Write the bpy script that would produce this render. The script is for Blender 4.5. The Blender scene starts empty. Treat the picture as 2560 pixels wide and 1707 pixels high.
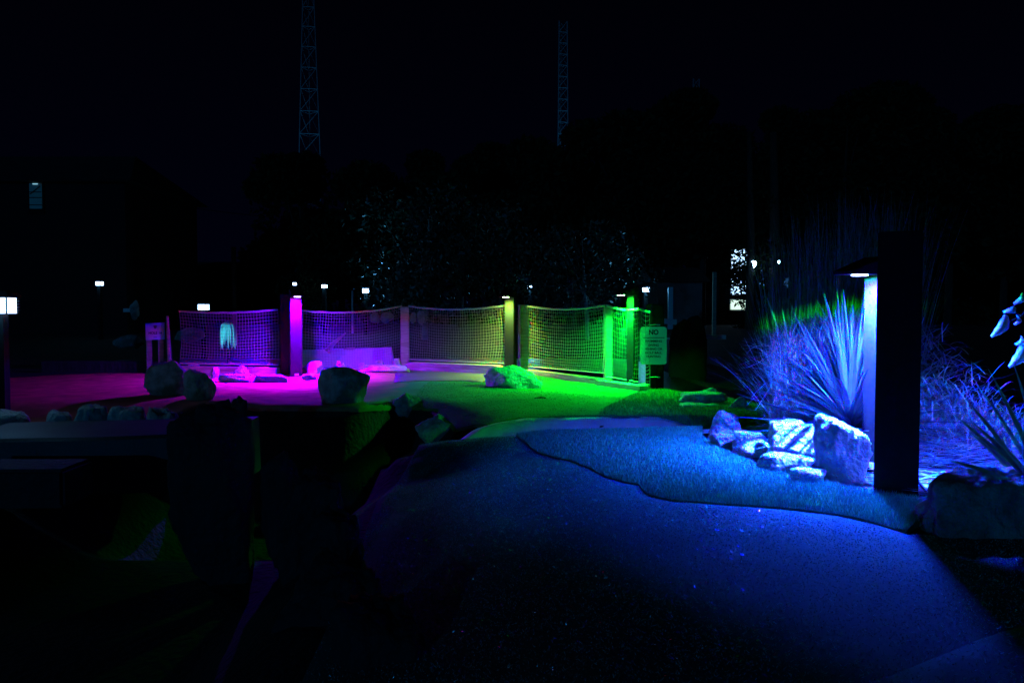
import bpy, bmesh, math, random
import numpy as np
from mathutils import Vector, Matrix, noise
from mathutils.geometry import delaunay_2d_cdt

R = math.radians
rng = np.random.default_rng(7)
random.seed(7)
scene = bpy.context.scene
COL = scene.collection

# ------------------------------------------------------------------ camera
CAMH = 0.87
FPX = 1990.0                      # focal length in pixels of the 2560 px wide photograph
PITCH = math.atan(76.5 / FPX)
cam = bpy.data.cameras.new('camera')
cam.lens = 36 * FPX / 2560
cam.sensor_width = 36
cam.clip_start = 0.05
cam.clip_end = 1500
camo = bpy.data.objects.new('camera', cam)
camo.location = (0, 0, CAMH)
camo.rotation_euler = (R(90) - PITCH, 0, 0)
COL.objects.link(camo)
scene.camera = camo

# ------------------------------------------------------------------ night sky, added teal fill, exposure
world = bpy.data.worlds.new('World')
scene.world = world
world.use_nodes = True
wn = world.node_tree
wn.nodes.clear()
wo = wn.nodes.new('ShaderNodeOutputWorld')
bg = wn.nodes.new('ShaderNodeBackground')
tc = wn.nodes.new('ShaderNodeTexCoord')
sp = wn.nodes.new('ShaderNodeSeparateXYZ')
rp = wn.nodes.new('ShaderNodeValToRGB')
rp.color_ramp.elements[0].position = 0.0
rp.color_ramp.elements[0].color = (0.0007, 0.0010, 0.0075, 1)
rp.color_ramp.elements[1].position = 0.55
rp.color_ramp.elements[1].color = (0.0002, 0.0004, 0.0007, 1)
e = rp.color_ramp.elements.new(0.22)
e.color = (0.0004, 0.0007, 0.0048, 1)
wn.links.new(tc.outputs['Generated'], sp.inputs[0])
wn.links.new(sp.outputs['Z'], rp.inputs[0])
wn.links.new(rp.outputs[0], bg.inputs['Color'])
bg.inputs['Strength'].default_value = 0.48
wn.links.new(bg.outputs[0], wo.inputs[0])

sun = bpy.data.lights.new('teal_fill', 'SUN')  # unseen low lamp, added to tint camera-facing stones and signs teal
sun.energy = 0.2
sun.angle = R(0.5)
sun.color = (0.01, 0.27, 0.80)
suno = bpy.data.objects.new('teal_fill', sun)
suno.rotation_euler = (R(83), 0, R(-22))
COL.objects.link(suno)

scene.view_settings.view_transform = 'Standard'
scene.view_settings.look = 'None'
scene.view_settings.exposure = 0
scene.view_settings.gamma = 1
try:
    scene.view_settings.use_curve_mapping = False
except Exception:
    pass
scene.cycles.max_bounces = 5
scene.cycles.sample_clamp_indirect = 3

# ------------------------------------------------------------------ helpers: tagging and linking
def tag(o, label=None, cat=None, group=None, kind=None):
    if label: o['label'] = label
    if cat: o['category'] = cat
    if group: o['group'] = group
    if kind: o['kind'] = kind
    return o

def empty(name, loc=(0, 0, 0), rz=0.0, label=None, cat=None, group=None):
    o = bpy.data.objects.new(name, None)
    o.empty_display_size = 0.1
    o.location = loc
    o.rotation_euler = (0, 0, rz)
    COL.objects.link(o)
    return tag(o, label, cat, group)

def link(name, me, mat=None, parent=None, smooth=False):
    o = bpy.data.objects.new(name, me)
    COL.objects.link(o)
    if mat is not None:
        me.materials.clear()
        me.materials.append(mat)
    if smooth:
        me.polygons.foreach_set('use_smooth', [True] * len(me.polygons))
    if parent is not None:
        o.parent = parent
    return o

class MB:
    """collects vertices and faces, then links them as one mesh object"""
    def __init__(s):
        s.v = []; s.f = []
    def add(s, vs, fs):
        n = len(s.v)
        s.v.extend([tuple(p) for p in vs])
        s.f.extend([tuple(n + i for i in f) for f in fs])
    def box(s, c, d, rz=0.0, M=None, taper=1.0):
        hx, hy, hz = d[0] / 2, d[1] / 2, d[2] / 2
        vs = []
        for z, t in ((-hz, 1.0), (hz, taper)):
            for x, y in ((-hx, -hy), (hx, -hy), (hx, hy), (-hx, hy)):
                vs.append(Vector((x * t, y * t, z)))
        rot = Matrix.Rotation(rz, 3, 'Z') if M is None else M
        vs = [rot @ p + Vector(c) for p in vs]
        s.add(vs, [(0, 3, 2, 1), (4, 5, 6, 7), (0, 1, 5, 4), (1, 2, 6, 5), (2, 3, 7, 6), (3, 0, 4, 7)])
    def tube(s, pts, r, n=6, cap=True):
        pts = [Vector(p) for p in pts]
        m = len(pts)
        rs = r if hasattr(r, '__len__') else [r] * m
        up = Vector((0, 0, 1))
        vs = []
        for i, p in enumerate(pts):
            t = (pts[min(i + 1, m - 1)] - pts[max(i - 1, 0)])
            t = t.normalized() if t.length > 1e-9 else Vector((0, 0, 1))
            a = t.cross(up if abs(t.z) < 0.95 else Vector((1, 0, 0))).normalized()
            b = t.cross(a)
            for k in range(n):
                q = 2 * math.pi * k / n
                vs.append(p + (a * math.cos(q) + b * math.sin(q)) * rs[i])
        fs = []
        for i in range(m - 1):
            for k in range(n):
                fs.append((i * n + k, i * n + (k + 1) % n, (i + 1) * n + (k + 1) % n, (i + 1) * n + k))
        if cap:
            fs.append(tuple(range(n)))
            fs.append(tuple((m - 1) * n + k for k in reversed(range(n))))
        s.add(vs, fs)
    def mesh(s, name):
        me = bpy.data.meshes.new(name)
        me.from_pydata(s.v, [], s.f)
        me.validate()
        me.update()
        return me
    def build(s, name, mat=None, parent=None, smooth=False, bevel=0.0):
        me = s.mesh(name)
        if bevel > 0:
            bm = bmesh.new(); bm.from_mesh(me)
            bmesh.ops.remove_doubles(bm, verts=bm.verts, dist=1e-5)
            bmesh.ops.bevel(bm, geom=list(bm.edges), offset=bevel, segments=2, affect='EDGES', clamp_overlap=True)
            bm.to_mesh(me); bm.free()
        return link(name, me, mat, parent, smooth)

def quick_mesh(name, V, F):
    """V (n,3) float array, F (m,k) int array with constant k, fast"""
    V = np.asarray(V, dtype=np.float32); F = np.asarray(F, dtype=np.int32)
    me = bpy.data.meshes.new(name)
    me.vertices.add(len(V)); me.vertices.foreach_set('co', V.ravel())
    k = F.shape[1]
    me.loops.add(F.size); me.loops.foreach_set('vertex_index', F.ravel())
    me.polygons.add(len(F))
    me.polygons.foreach_set('loop_start', np.arange(0, F.size, k, dtype=np.int32))
    me.update(calc_edges=True)
    return me

# ------------------------------------------------------------------ materials (all procedural)
def mat(name, c1, c2=None, scale=8.0, rough=0.7, bump=0.0, bscale=60.0, metal=0.0, spec=0.5, detail=6.0, stretch=None, c3=None, lo=0.35, hi=0.65, bdist=0.01):
    m = bpy.data.materials.new(name)
    m.use_nodes = True
    nt = m.node_tree
    b = nt.nodes['Principled BSDF']
    b.inputs['Roughness'].default_value = rough
    b.inputs['Metallic'].default_value = metal
    b.inputs['Specular IOR Level'].default_value = spec
    c2 = c2 or tuple(x * 0.65 for x in c1)
    t = nt.nodes.new('ShaderNodeTexCoord')
    vec = t.outputs['Object']
    if stretch:
        mp = nt.nodes.new('ShaderNodeMapping')
        mp.inputs['Scale'].default_value = stretch
        nt.links.new(vec, mp.inputs[0]); vec = mp.outputs[0]
    n = nt.nodes.new('ShaderNodeTexNoise')
    n.inputs['Scale'].default_value = scale
    n.inputs['Detail'].default_value = detail
    n.inputs['Roughness'].default_value = 0.65
    nt.links.new(vec, n.inputs['Vector'])
    r = nt.nodes.new('ShaderNodeValToRGB')
    r.color_ramp.elements[0].position = lo; r.color_ramp.elements[0].color = (*c2, 1)
    r.color_ramp.elements[1].position = hi; r.color_ramp.elements[1].color = (*c1, 1)
    nt.links.new(n.outputs['Fac'], r.inputs[0])
    col = r.outputs[0]
    if c3:
        n2 = nt.nodes.new('ShaderNodeTexNoise')
        n2.inputs['Scale'].default_value = scale * 0.37
        n2.inputs['Detail'].default_value = 3
        nt.links.new(vec, n2.inputs['Vector'])
        r2 = nt.nodes.new('ShaderNodeValToRGB')
        r2.color_ramp.elements[0].position = 0.5; r2.color_ramp.elements[0].color = (0, 0, 0, 1)
        r2.color_ramp.elements[1].position = 0.62; r2.color_ramp.elements[1].color = (1, 1, 1, 1)
        nt.links.new(n2.outputs['Fac'], r2.inputs[0])
        mx = nt.nodes.new('ShaderNodeMix'); mx.data_type = 'RGBA'
        nt.links.new(r2.outputs[0], mx.inputs[0])
        nt.links.new(col, mx.inputs[6]); mx.inputs[7].default_value = (*c3, 1)
        col = mx.outputs[2]
    nt.links.new(col, b.inputs['Base Color'])
    if bump > 0:
        n3 = nt.nodes.new('ShaderNodeTexNoise')
        n3.inputs['Scale'].default_value = bscale
        n3.inputs['Detail'].default_value = 5
        nt.links.new(vec, n3.inputs['Vector'])
        bp = nt.nodes.new('ShaderNodeBump')
        bp.inputs['Strength'].default_value = bump
        bp.inputs['Distance'].default_value = bdist
        nt.links.new(n3.outputs['Fac'], bp.inputs['Height'])
        nt.links.new(bp.outputs[0], b.inputs['Normal'])
    return m

def emit(name, color, strength):
    m = bpy.data.materials.new(name)
    m.use_nodes = True
    nt = m.node_tree
    b = nt.nodes['Principled BSDF']
    b.inputs['Base Color'].default_value = (0.3, 0.3, 0.3, 1)
    b.inputs['Emission Color'].default_value = (*color, 1)
    b.inputs['Emission Strength'].default_value = strength
    return m

M = {}
M['soil'] = mat('soil', (0.018, 0.015, 0.012), (0.008, 0.006, 0.005), 5, 0.95, 0.8, 25, bdist=0.04)
M['green'] = mat('putting_turf', (0.005, 0.105, 0.105), (0.003, 0.07, 0.07), 2.2, 0.85, 0.45, 420, spec=0.1, bdist=0.004)
M['fargreen'] = mat('worn_turf_pink_pool', (0.012, 0.26, 0.05), (0.008, 0.18, 0.03), 2.6, 0.9, 0.4, 300, spec=0.05, bdist=0.004, c3=(0.02, 0.19, 0.04))
M['rough'] = mat('rough_turf_base', (0.012, 0.16, 0.06), (0.006, 0.09, 0.03), 30, 0.9, 0.3, 260, bdist=0.01)
def blade_mat(name, ca, cb, rough=0.35, spec=0.6, trans=0.0):
    m = bpy.data.materials.new(name)
    m.use_nodes = True
    nt = m.node_tree
    b = nt.nodes['Principled BSDF']
    b.inputs['Roughness'].default_value = rough
    b.inputs['Specular IOR Level'].default_value = spec
    g = nt.nodes.new('ShaderNodeNewGeometry')
    r = nt.nodes.new('ShaderNodeValToRGB')
    r.color_ramp.elements[0].color = (*ca, 1); r.color_ramp.elements[1].color = (*cb, 1)
    nt.links.new(g.outputs['Random Per Island'], r.inputs[0])
    nt.links.new(r.outputs[0], b.inputs['Base Color'])
    return m
M['blade'] = blade_mat('turf_blade', (0.012, 0.24, 0.08), (0.04, 0.50, 0.34), 0.3, 0.8)
M['fargrass'] = blade_mat('far_turf_blade', (0.008, 0.16, 0.02), (0.03, 0.42, 0.05), 0.6, 0.2)
M['fibre'] = blade_mat('short_turf_fibre', (0.006, 0.09, 0.07), (0.12, 0.70, 0.62), 0.2, 1.0)
M['concrete'] = mat('concrete', (0.07, 0.066, 0.066), (0.045, 0.042, 0.042), 3, 0.6, 0.4, 60, spec=0.5)
M['pale_concrete'] = mat('pale_concrete', (0.52, 0.51, 0.5), (0.36, 0.35, 0.34), 5, 0.5, 0.3, 60, spec=0.5)
M['rock'] = mat('limestone', (0.50, 0.47, 0.43), (0.20, 0.18, 0.16), 9, 0.85, 1.0, 34, c3=(0.17, 0.16, 0.14), bdist=0.03)
M['rock_pale'] = mat('pale_limestone', (0.66, 0.62, 0.57), (0.30, 0.28, 0.25), 12, 0.85, 1.0, 45, c3=(0.5, 0.47, 0.43), bdist=0.02)
M['rock_dark'] = mat('shade_dark_rock', (0.035, 0.03, 0.03), (0.015, 0.015, 0.015), 5, 0.8, 0.8, 24, bdist=0.03)  # darker rock copy: shade of the unlit boulders put into the colour
M['moss'] = mat('mossy_rock', (0.42, 0.42, 0.36), (0.15, 0.17, 0.12), 7, 0.9, 0.9, 30, c3=(0.07, 0.10, 0.05), bdist=0.03)
M['metal'] = mat('bronze_painted_metal', (0.011, 0.0105, 0.0105), (0.008, 0.008, 0.008), 30, 0.6, 0.15, 300, metal=0.0, spec=0.10, bdist=0.001)
M['black'] = mat('black_metal', (0.008, 0.008, 0.009), (0.005, 0.005, 0.005), 30, 0.7, 0.3, 80, spec=0.08, bdist=0.002)
M['wood'] = mat('weathered_timber', (0.44, 0.35, 0.25), (0.26, 0.19, 0.13), 5, 0.8, 0.6, 30, stretch=(1, 1, 9), bdist=0.006)
M['sleeper'] = mat('timber_edging', (0.50, 0.40, 0.28), (0.26, 0.19, 0.12), 3, 0.8, 0.7, 16, stretch=(1.2, 1.2, 14), c3=(0.2, 0.15, 0.10), bdist=0.008)
M['rope'] = mat('rope', (0.60, 0.52, 0.40), (0.38, 0.32, 0.24), 60, 0.9)
M['net'] = mat('net_cord', (0.40, 0.35, 0.30), (0.28, 0.25, 0.21), 40, 0.9)
M['white'] = mat('white_paint', (0.72, 0.72, 0.72), (0.6, 0.6, 0.6), 4, 0.5)
M['siding'] = mat('painted_siding', (0.11, 0.11, 0.11), (0.07, 0.07, 0.07), 3, 0.7)
M['roof'] = mat('dark_roof', (0.04, 0.04, 0.04), (0.02, 0.02, 0.02), 3, 0.9)
M['housewall'] = mat('dark_clapboard', (0.004, 0.004, 0.004), (0.003, 0.003, 0.003), 3, 0.9)
M['bark'] = mat('bark', (0.045, 0.037, 0.03), (0.02, 0.016, 0.012), 12, 0.95, 0.8, 30, stretch=(1, 1, .3), bdist=0.02)
M['palebark'] = mat('pale_birch_bark', (0.45, 0.43, 0.40), (0.16, 0.15, 0.13), 10, 0.9, 0.4, 30, stretch=(.3, .3, 2))
M['lit_leaf'] = blade_mat('lit_tree_leaf', (0.006, 0.010, 0.006), (0.11, 0.15, 0.10), 0.4, 0.5)  # paler leaf copy: lamplit specks put into the leaf colour
M['leaf'] = blade_mat('tree_leaf', (0.006, 0.010, 0.004), (0.03, 0.045, 0.02), 0.9, 0.05)
M['yucca'] = blade_mat('yucca_leaf', (0.03, 0.05, 0.045), (0.10, 0.13, 0.11), 0.38, 0.6)
M['straw'] = blade_mat('dry_straw', (0.22, 0.17, 0.10), (0.66, 0.56, 0.40), 0.6, 0.4)
M['reed'] = blade_mat('reed_stem', (0.06, 0.08, 0.04), (0.26, 0.25, 0.17), 0.6, 0.4)
M['phormium'] = blade_mat('flax_leaf', (0.14, 0.34, 0.12), (0.25, 0.5, 0.2), 0.35, 0.6)
M['broad'] = mat('broad_leaf', (0.5, 0.55, 0.45), (0.3, 0.36, 0.25), 14, 0.4, 0.4, 40, spec=0.6)
M['steel'] = mat('galvanised_steel', (0.3, 0.3, 0.3), (0.2, 0.2, 0.2), 4, 0.6)
M['signface'] = mat('aluminium_sign_face', (0.75, 0.76, 0.74), (0.66, 0.67, 0.66), 3, 0.5)
M['ink'] = mat('black_ink', (0.012, 0.012, 0.012), (0.01, 0.01, 0.01), 3, 0.6)
M['rubber'] = mat('black_cable', (0.02, 0.02, 0.02), (0.012, 0.012, 0.012), 10, 0.5)
M['foam'] = blade_mat('water_jet', (0.5, 0.55, 0.55), (0.85, 0.9, 0.9), 0.2, 0.8)

def water_mat(rough=0.3):
    m = bpy.data.materials.new('dark_water')
    m.use_nodes = True
    nt = m.node_tree
    b = nt.nodes['Principled BSDF']
    b.inputs['Base Color'].default_value = (0.006, 0.010, 0.012, 1)
    b.inputs['Roughness'].default_value = rough
    b.inputs['IOR'].default_value = 1.33
    t = nt.nodes.new('ShaderNodeTexCoord')
    n = nt.nodes.new('ShaderNodeTexNoise'); n.inputs['Scale'].default_value = 7; n.inputs['Detail'].default_value = 3
    bp = nt.nodes.new('ShaderNodeBump'); bp.inputs['Strength'].default_value = 0.35; bp.inputs['Distance'].default_value = 0.02
    nt.links.new(t.outputs['Object'], n.inputs['Vector'])
    nt.links.new(n.outputs['Fac'], bp.inputs['Height'])
    nt.links.new(bp.outputs[0], b.inputs['Normal'])
    return m
M['water'] = water_mat()
M['stream'] = water_mat(0.05)

# ------------------------------------------------------------------ terrain and photograph-to-ground conversion
def sstep(a, b, x):
    t = min(1.0, max(0.0, (x - a) / (b - a)))
    return t * t * (3 - 2 * t)

def crest_y(x):                       # far lip of the near green
    return 5.55 + 0.18 * max(0.0, x)

def H(x, y):
    z = 0.0
    # roll-off added to the left and front so the lamp light fades there
    if y < 5.6:
        t = min(1.1, max(0.0, 0.5 - x))
        z -= 0.16 * t * sstep(0, 0.5, t) * (1 - sstep(4.7, 5.5, y))
        z -= 0.05 * max(0.0, min(1.4, 3.1 - y))
    if 1.2 < y < 12 and -4 < x < 3.2:
        z += 0.007 * noise.noise((x * 1.9, y * 1.9, 3.0)) + 0.003 * noise.noise((x * 5.5, y * 5.5, 9.0))
    # shallow trough carrying the path between both greens
    c = crest_y(x)
    fade = sstep(-1.6, -0.8, x) * (1 - sstep(2.2, 3.2, x))
    yb = 6.42 + 0.1 * x
    dip = sstep(c, c + 0.45, y) * (1 - sstep(yb - 0.17, yb, y))
    z -= 0.115 * dip * fade
    # the far green breaks off towards the camera into the stream gully at the left
    yc = np.interp(x, [-4.5, -2.9, -2.2, -1.4, -1.1, -0.7, -0.15, 0.3], [7.6, 7.6, 7.3, 7.3, 8.1, 7.7, 6.95, 6.9])
    dep = np.interp(x, [-6.5, -5.5, -3.0, -2.3, -1.2, -0.8, -0.3, 0.1], [0.0, 0.15, 0.15, 0.8, 0.8, 0.4, 0.08, 0.0])
    if dep > 0:
        fl = sstep(0, 0.75, yc - y)
        # the gully ends at the near green
        ng = sstep(-1.25, -0.65, x) * (1 - sstep(5.3, 5.9, y))
        z -= dep * fl * (1 - ng) * sstep(0.5, 2.0, y) * (0.4 + 0.6 * sstep(4.3, 5.3, y))
    # gentle undulation of the far green, pond beyond it
    if 7 < y < 12:
        z += 0.018 * math.sin(x * 2.1 + 0.7) * math.sin(y * 1.9) * sstep(7, 8, y) * (1 - sstep(10.6, 11.5, y))
    # right bank carrying rocks and reeds
    z += 0.06 * sstep(1.6, 2.3, x) * sstep(3.9, 4.6, y) * (1 - sstep(6.2, 7.0, y))
    z -= 0.30 * sstep(6.6, 8.2, y) * sstep(2.2, 3.4, x) * (1 - sstep(16, 20, y))
    z += 0.30 * sstep(17, 24, y)
    # pond basin
    pf = 12.9 if x < -1.6 else 12.9 - (x + 1.6) * 1.28
    if y > pf:
        z -= 0.28 * sstep(pf + 0.1, pf + 0.6, y) * (1 - sstep(16.5, 18, y)) * (1 - sstep(2.0, 3.0, x)) * sstep(-9, -7.5, x)
    return z

cp, spp = math.cos(PITCH), math.sin(PITCH)
def ray(u, v):
    a = (u - 1280) / FPX; b = -(v - 853.5) / FPX
    return Vector((a, cp + b * spp, -spp + b * cp))
def P(u, v):                          # first hit of a sight line with the terrain
    d = ray(u, v)
    y = 1.2
    while y < 60:
        t = y / d.y
        p = Vector((0, 0, CAMH)) + d * t
        if p.z <= H(p.x, p.y):
            return Vector((p.x, p.y, H(p.x, p.y)))
        y += 0.01 + y * 0.001
    return p
def P0(u, v, z=0.0):
    d = ray(u, v); t = (z - CAMH) / d.z
    return Vector((0, 0, CAMH)) + d * t
def PD(u, v, y):
    d = ray(u, v)
    return Vector((0, 0, CAMH)) + d * (y / d.y)
def onH(p, dz=0.0):
    return Vector((p[0], p[1], H(p[0], p[1]) + dz))

def sheet(name, poly, dz, m, step=0.09, skirt=0.03, label=None, kind='structure', wob=0.0, cat=None):
    """a ground sheet that follows the terrain, dz above it, with a short skirt down its edge"""
    pts = []
    n = len(poly)
    for i in range(n):
        a = Vector(poly[i][:2]); b = Vector(poly[(i + 1) % n][:2])
        k = max(1, int((b - a).length / (step * 0.8)))
        for j in range(k):
            q = a.lerp(b, j / k)
            if wob and 0 < j:
                q += Vector((noise.noise((q.x * 9, q.y * 9, 1)), noise.noise((q.x * 9, q.y * 9, 5)))) * wob
            pts.append(q)
    nb = len(pts)
    edges = [(i, (i + 1) % nb) for i in range(nb)]
    xs = [p.x for p in pts]; ys = [p.y for p in pts]
    from itertools import product
    nx = int((max(xs) - min(xs)) / step); ny = int((max(ys) - min(ys)) / step)
    B = np.array([(p.x, p.y) for p in pts])
    def inside(x, y):
        x0, y0 = B[:, 0], B[:, 1]; x1, y1 = np.roll(x0, -1), np.roll(y0, -1)
        c = ((y0 > y) != (y1 > y))
        with np.errstate(divide='ignore', invalid='ignore'):
            xi = (x1 - x0) * (y - y0) / (y1 - y0) + x0
        return (np.sum(c & (x < xi)) % 2) == 1
    for i, j in product(range(nx + 1), range(ny + 1)):
        x = min(xs) + (i + 0.5) * step + random.uniform(-.2, .2) * step
        y = min(ys) + (j + 0.5) * step + random.uniform(-.2, .2) * step
        if inside(x, y) and np.min((B[:, 0] - x) ** 2 + (B[:, 1] - y) ** 2) > (step * 0.35) ** 2:
            pts.append(Vector((x, y)))
    V, E, F, *_ = delaunay_2d_cdt(pts, edges, [], 1, 1e-6)
    mb = MB()
    mb.v = [(p.x, p.y, H(p.x, p.y) + dz) for p in V]
    mb.f = [tuple(f) for f in F]
    cnt = {}
    for f in F:
        for a, b in zip(f, list(f[1:]) + [f[0]]):
            cnt[(a, b)] = 1
    rim = [(a, b) for (a, b) in cnt if (b, a) not in cnt]
    low = {}
    for a, b in rim:
        for q in (a, b):
            if q not in low:
                low[q] = len(mb.v); x, y, z = mb.v[q]; mb.v.append((x, y, z - skirt))
    for a, b in rim:
        mb.f.append((b, a, low[a], low[b]))
    o = mb.build(name, m)
    me = o.data
    sm = [len(p.vertices) == 3 for p in me.polygons]
    me.polygons.foreach_set('use_smooth', sm)
    tag(o, label, cat, None, kind)
    return o, inside, (min(xs), max(xs), min(ys), max(ys))

# ground: one sheet to the horizon
def gcoords(a, b, fine0, fine1, s):
    c = list(np.arange(fine0, fine1 + 1e-6, s))
    d = s
    x = fine1
    while x < b: d *= 1.35; x += d; c.append(x)
    d = s; x = fine0
    while x > a: d *= 1.35; x -= d; c.insert(0, x)
    return c
gx = gcoords(-500, 500, -7, 5, 0.12); gy = gcoords(-40, 700, 1.0, 15, 0.12)
V = [(x, y, H(x, y) - (0.11 if (5.3 < y < 6.95 and -0.8 < x < 2.0) else 0.012)) for y in gy for x in gx]
nx = len(gx)
F = [(j * nx + i, j * nx + i + 1, (j + 1) * nx + i + 1, (j + 1) * nx + i) for j in range(len(gy) - 1) for i in range(nx - 1)]
g = link('ground', quick_mesh('ground', V, F), M['soil'], None, True)
tag(g, 'dark soil of the course and the land around it', kind='structure')

# near green, rough turf, path, far green
seam = [(1290, 1092), (1350, 1125), (1420, 1150), (1490, 1185), (1512, 1196), (1532, 1202), (1560, 1209), (1598, 1216), (1608, 1232), (1624, 1243), (1680, 1257), (1760, 1262), (1860, 1268), (1950, 1274), (2030, 1283), (2090, 1291), (2180, 1310), (2268, 1336)]
seamw = [P0(u, v) for u, v in seam]
def shift(p, dy): return Vector((p.x, p.y + dy, 0))
ng_poly = [shift(p, -0.012) for p in seamw] + [Vector((2.3, 3.1, 0)), Vector((2.6, 1.6, 0)), Vector((-0.6, 1.6, 0)), Vector((-0.62, 2.6, 0)), Vector((-0.68, 3.6, 0)), Vector((-0.75, 4.4, 0)), Vector((-0.62, 5.3, 0)), Vector((-0.2, 5.5, 0))]
near_green, ng_in, ng_bb = sheet('putting_green', ng_poly, 0.006, M['green'], 0.09, 0.03, 'short blue lit turf of the near putting green')
lt_poly = [P0(u, v) for u, v in ((1950, 1720), (2060, 1682), (2160, 1660), (2240, 1636), (2330, 1605), (2440, 1568), (2640, 1515))] + [Vector((2.6, 1.3, 0)), Vector((0.4, 1.3, 0))]
_, lt_in, lt_bb = sheet('lower_turf', lt_poly, 0.010, M['green'], 0.09, 0.03, 'edge of another turf sheet at the bottom right corner', wob=0.015)
rt_poly = [shift(p, 0.006) for p in seamw] + [Vector((1.95, 3.55, 0)), Vector((1.74, 3.74, 0)), P0(2080, 1212), P0(1980, 1195), P0(1900, 1172), P0(1850, 1150), P0(1800, 1130), P0(1760, 1100), P0(1755, 1068), Vector((1.2, 5.86, 0)), Vector((0.6, 5.75, 0)), Vector((0.3, 5.68, 0))]
rough_t, rt_in, rt_bb = sheet('rough_turf', rt_poly, 0.011, M['rough'], 0.09, 0.03, 'longer turf between the seam and the rocks', wob=0.02)

path_poly = [Vector(q + (0,)) for q in ((-0.95, 5.5), (0.3, 5.66), (1.0, 5.78), (1.6, 5.9), (2.0, 6.1), (1.5, 6.45), (1.2, 6.56), (0.45, 6.475), (-0.2, 6.41), (-0.95, 6.2))]
path_o, _, _ = sheet('path', path_poly, 0.002, M['pale_concrete'], 0.05, 0.03, 'smooth pale path in the dip between the greens')

fg_poly = [Vector((-0.2, 6.41, 0)), Vector((0.45, 6.475, 0)), Vector((0.75, 6.51, 0)), Vector((0.85, 6.9, 0)), Vector((1.1, 7.6, 0)), Vector((1.35, 8.5, 0)), Vector((1.5, 8.62, 0)), Vector((0.0, 10.95, 0)), Vector((-1.45, 12.0, 0)), Vector((-1.75, 12.2, 0)), Vector((-3.2, 11.6, 0)), Vector((-4.4, 11.0, 0)), Vector((-5.6, 10.9, 0)), Vector((-7.5, 10.0, 0)), Vector((-7.5, 7.9, 0)), Vector((-5.0, 7.0, 0)), Vector((-3.2, 7.0, 0)), Vector((-2.9, 7.5, 0)), Vector((-2.2, 7.22, 0)), Vector((-1.4, 7.22, 0)), Vector((-1.1, 7.95, 0)), Vector((-.7, 7.5, 0)), Vector((-0.5, 6.9, 0))]
def two_tone():  # reddens the left end so the violet lamp's pool reads pink
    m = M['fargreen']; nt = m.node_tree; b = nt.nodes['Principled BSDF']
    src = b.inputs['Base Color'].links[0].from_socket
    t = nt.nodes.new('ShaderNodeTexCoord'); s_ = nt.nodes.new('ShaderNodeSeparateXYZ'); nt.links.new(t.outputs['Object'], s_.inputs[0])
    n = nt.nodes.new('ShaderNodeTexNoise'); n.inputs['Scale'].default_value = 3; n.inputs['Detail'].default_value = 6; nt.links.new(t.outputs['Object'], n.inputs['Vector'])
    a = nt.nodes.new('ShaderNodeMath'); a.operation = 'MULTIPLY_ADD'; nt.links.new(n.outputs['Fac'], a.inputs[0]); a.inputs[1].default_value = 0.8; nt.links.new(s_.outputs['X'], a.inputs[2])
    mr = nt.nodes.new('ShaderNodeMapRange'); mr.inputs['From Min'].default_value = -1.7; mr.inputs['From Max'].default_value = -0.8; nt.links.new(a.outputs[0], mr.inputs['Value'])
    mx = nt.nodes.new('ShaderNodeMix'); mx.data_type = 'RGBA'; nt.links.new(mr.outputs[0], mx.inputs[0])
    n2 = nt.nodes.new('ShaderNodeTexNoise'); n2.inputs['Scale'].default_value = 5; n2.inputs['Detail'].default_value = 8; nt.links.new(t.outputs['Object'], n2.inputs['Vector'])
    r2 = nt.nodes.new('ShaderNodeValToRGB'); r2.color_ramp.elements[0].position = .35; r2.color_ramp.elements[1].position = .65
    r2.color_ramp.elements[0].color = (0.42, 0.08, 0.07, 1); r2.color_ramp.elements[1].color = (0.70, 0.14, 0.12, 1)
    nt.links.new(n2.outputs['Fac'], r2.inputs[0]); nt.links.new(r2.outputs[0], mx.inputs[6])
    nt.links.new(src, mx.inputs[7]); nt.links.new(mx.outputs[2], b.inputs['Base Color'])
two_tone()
far_green, fg_in, fg_bb = sheet('far_putting_green', fg_poly, 0.006, M['fargreen'], 0.14, 0.03, 'worn turf of the far putting green by the nets, reddened under the violet lamp')
ca_poly = [P0(985, 962), P0(1060, 955), P0(1150, 954), P0(1205, 958), Vector((-0.1, 10.75, 0)), Vector((-1.5, 11.85, 0)), Vector((-1.75, 12.0, 0))]
sheet('concrete_apron', ca_poly, 0.011, M['concrete'], 0.14, 0.02, 'smooth concrete strip in front of the magenta timber')
fr_poly = [Vector((0.70, 6.51, 0)), Vector((1.1, 6.55, 0)), Vector((1.5, 6.45, 0)), Vector((2.3, 6.3, 0)), Vector((2.15, 7.2, 0)), Vector((1.9, 8.0, 0)), Vector((1.7, 8.6, 0)), Vector((1.5, 8.6, 0)), Vector((1.28, 8.3, 0)), Vector((1.05, 7.6, 0)), Vector((0.82, 7.0, 0))]
far_rough, fr_in, fr_bb = sheet('far_rough_turf', fr_poly, 0.012, M['rough'], 0.07, 0.03, 'longer turf on the bank beyond the path')

# pond behind the nets
wp = MB()
wp.add([(-9, 11.8, -0.16), (2.6, 8.8, -0.16), (2.6, 18, -0.16), (-9, 18, -0.16)], [(0, 1, 2, 3)])
tag(wp.build('water', M['water']), 'dark pond water behind the net fence', kind='structure')

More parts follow.
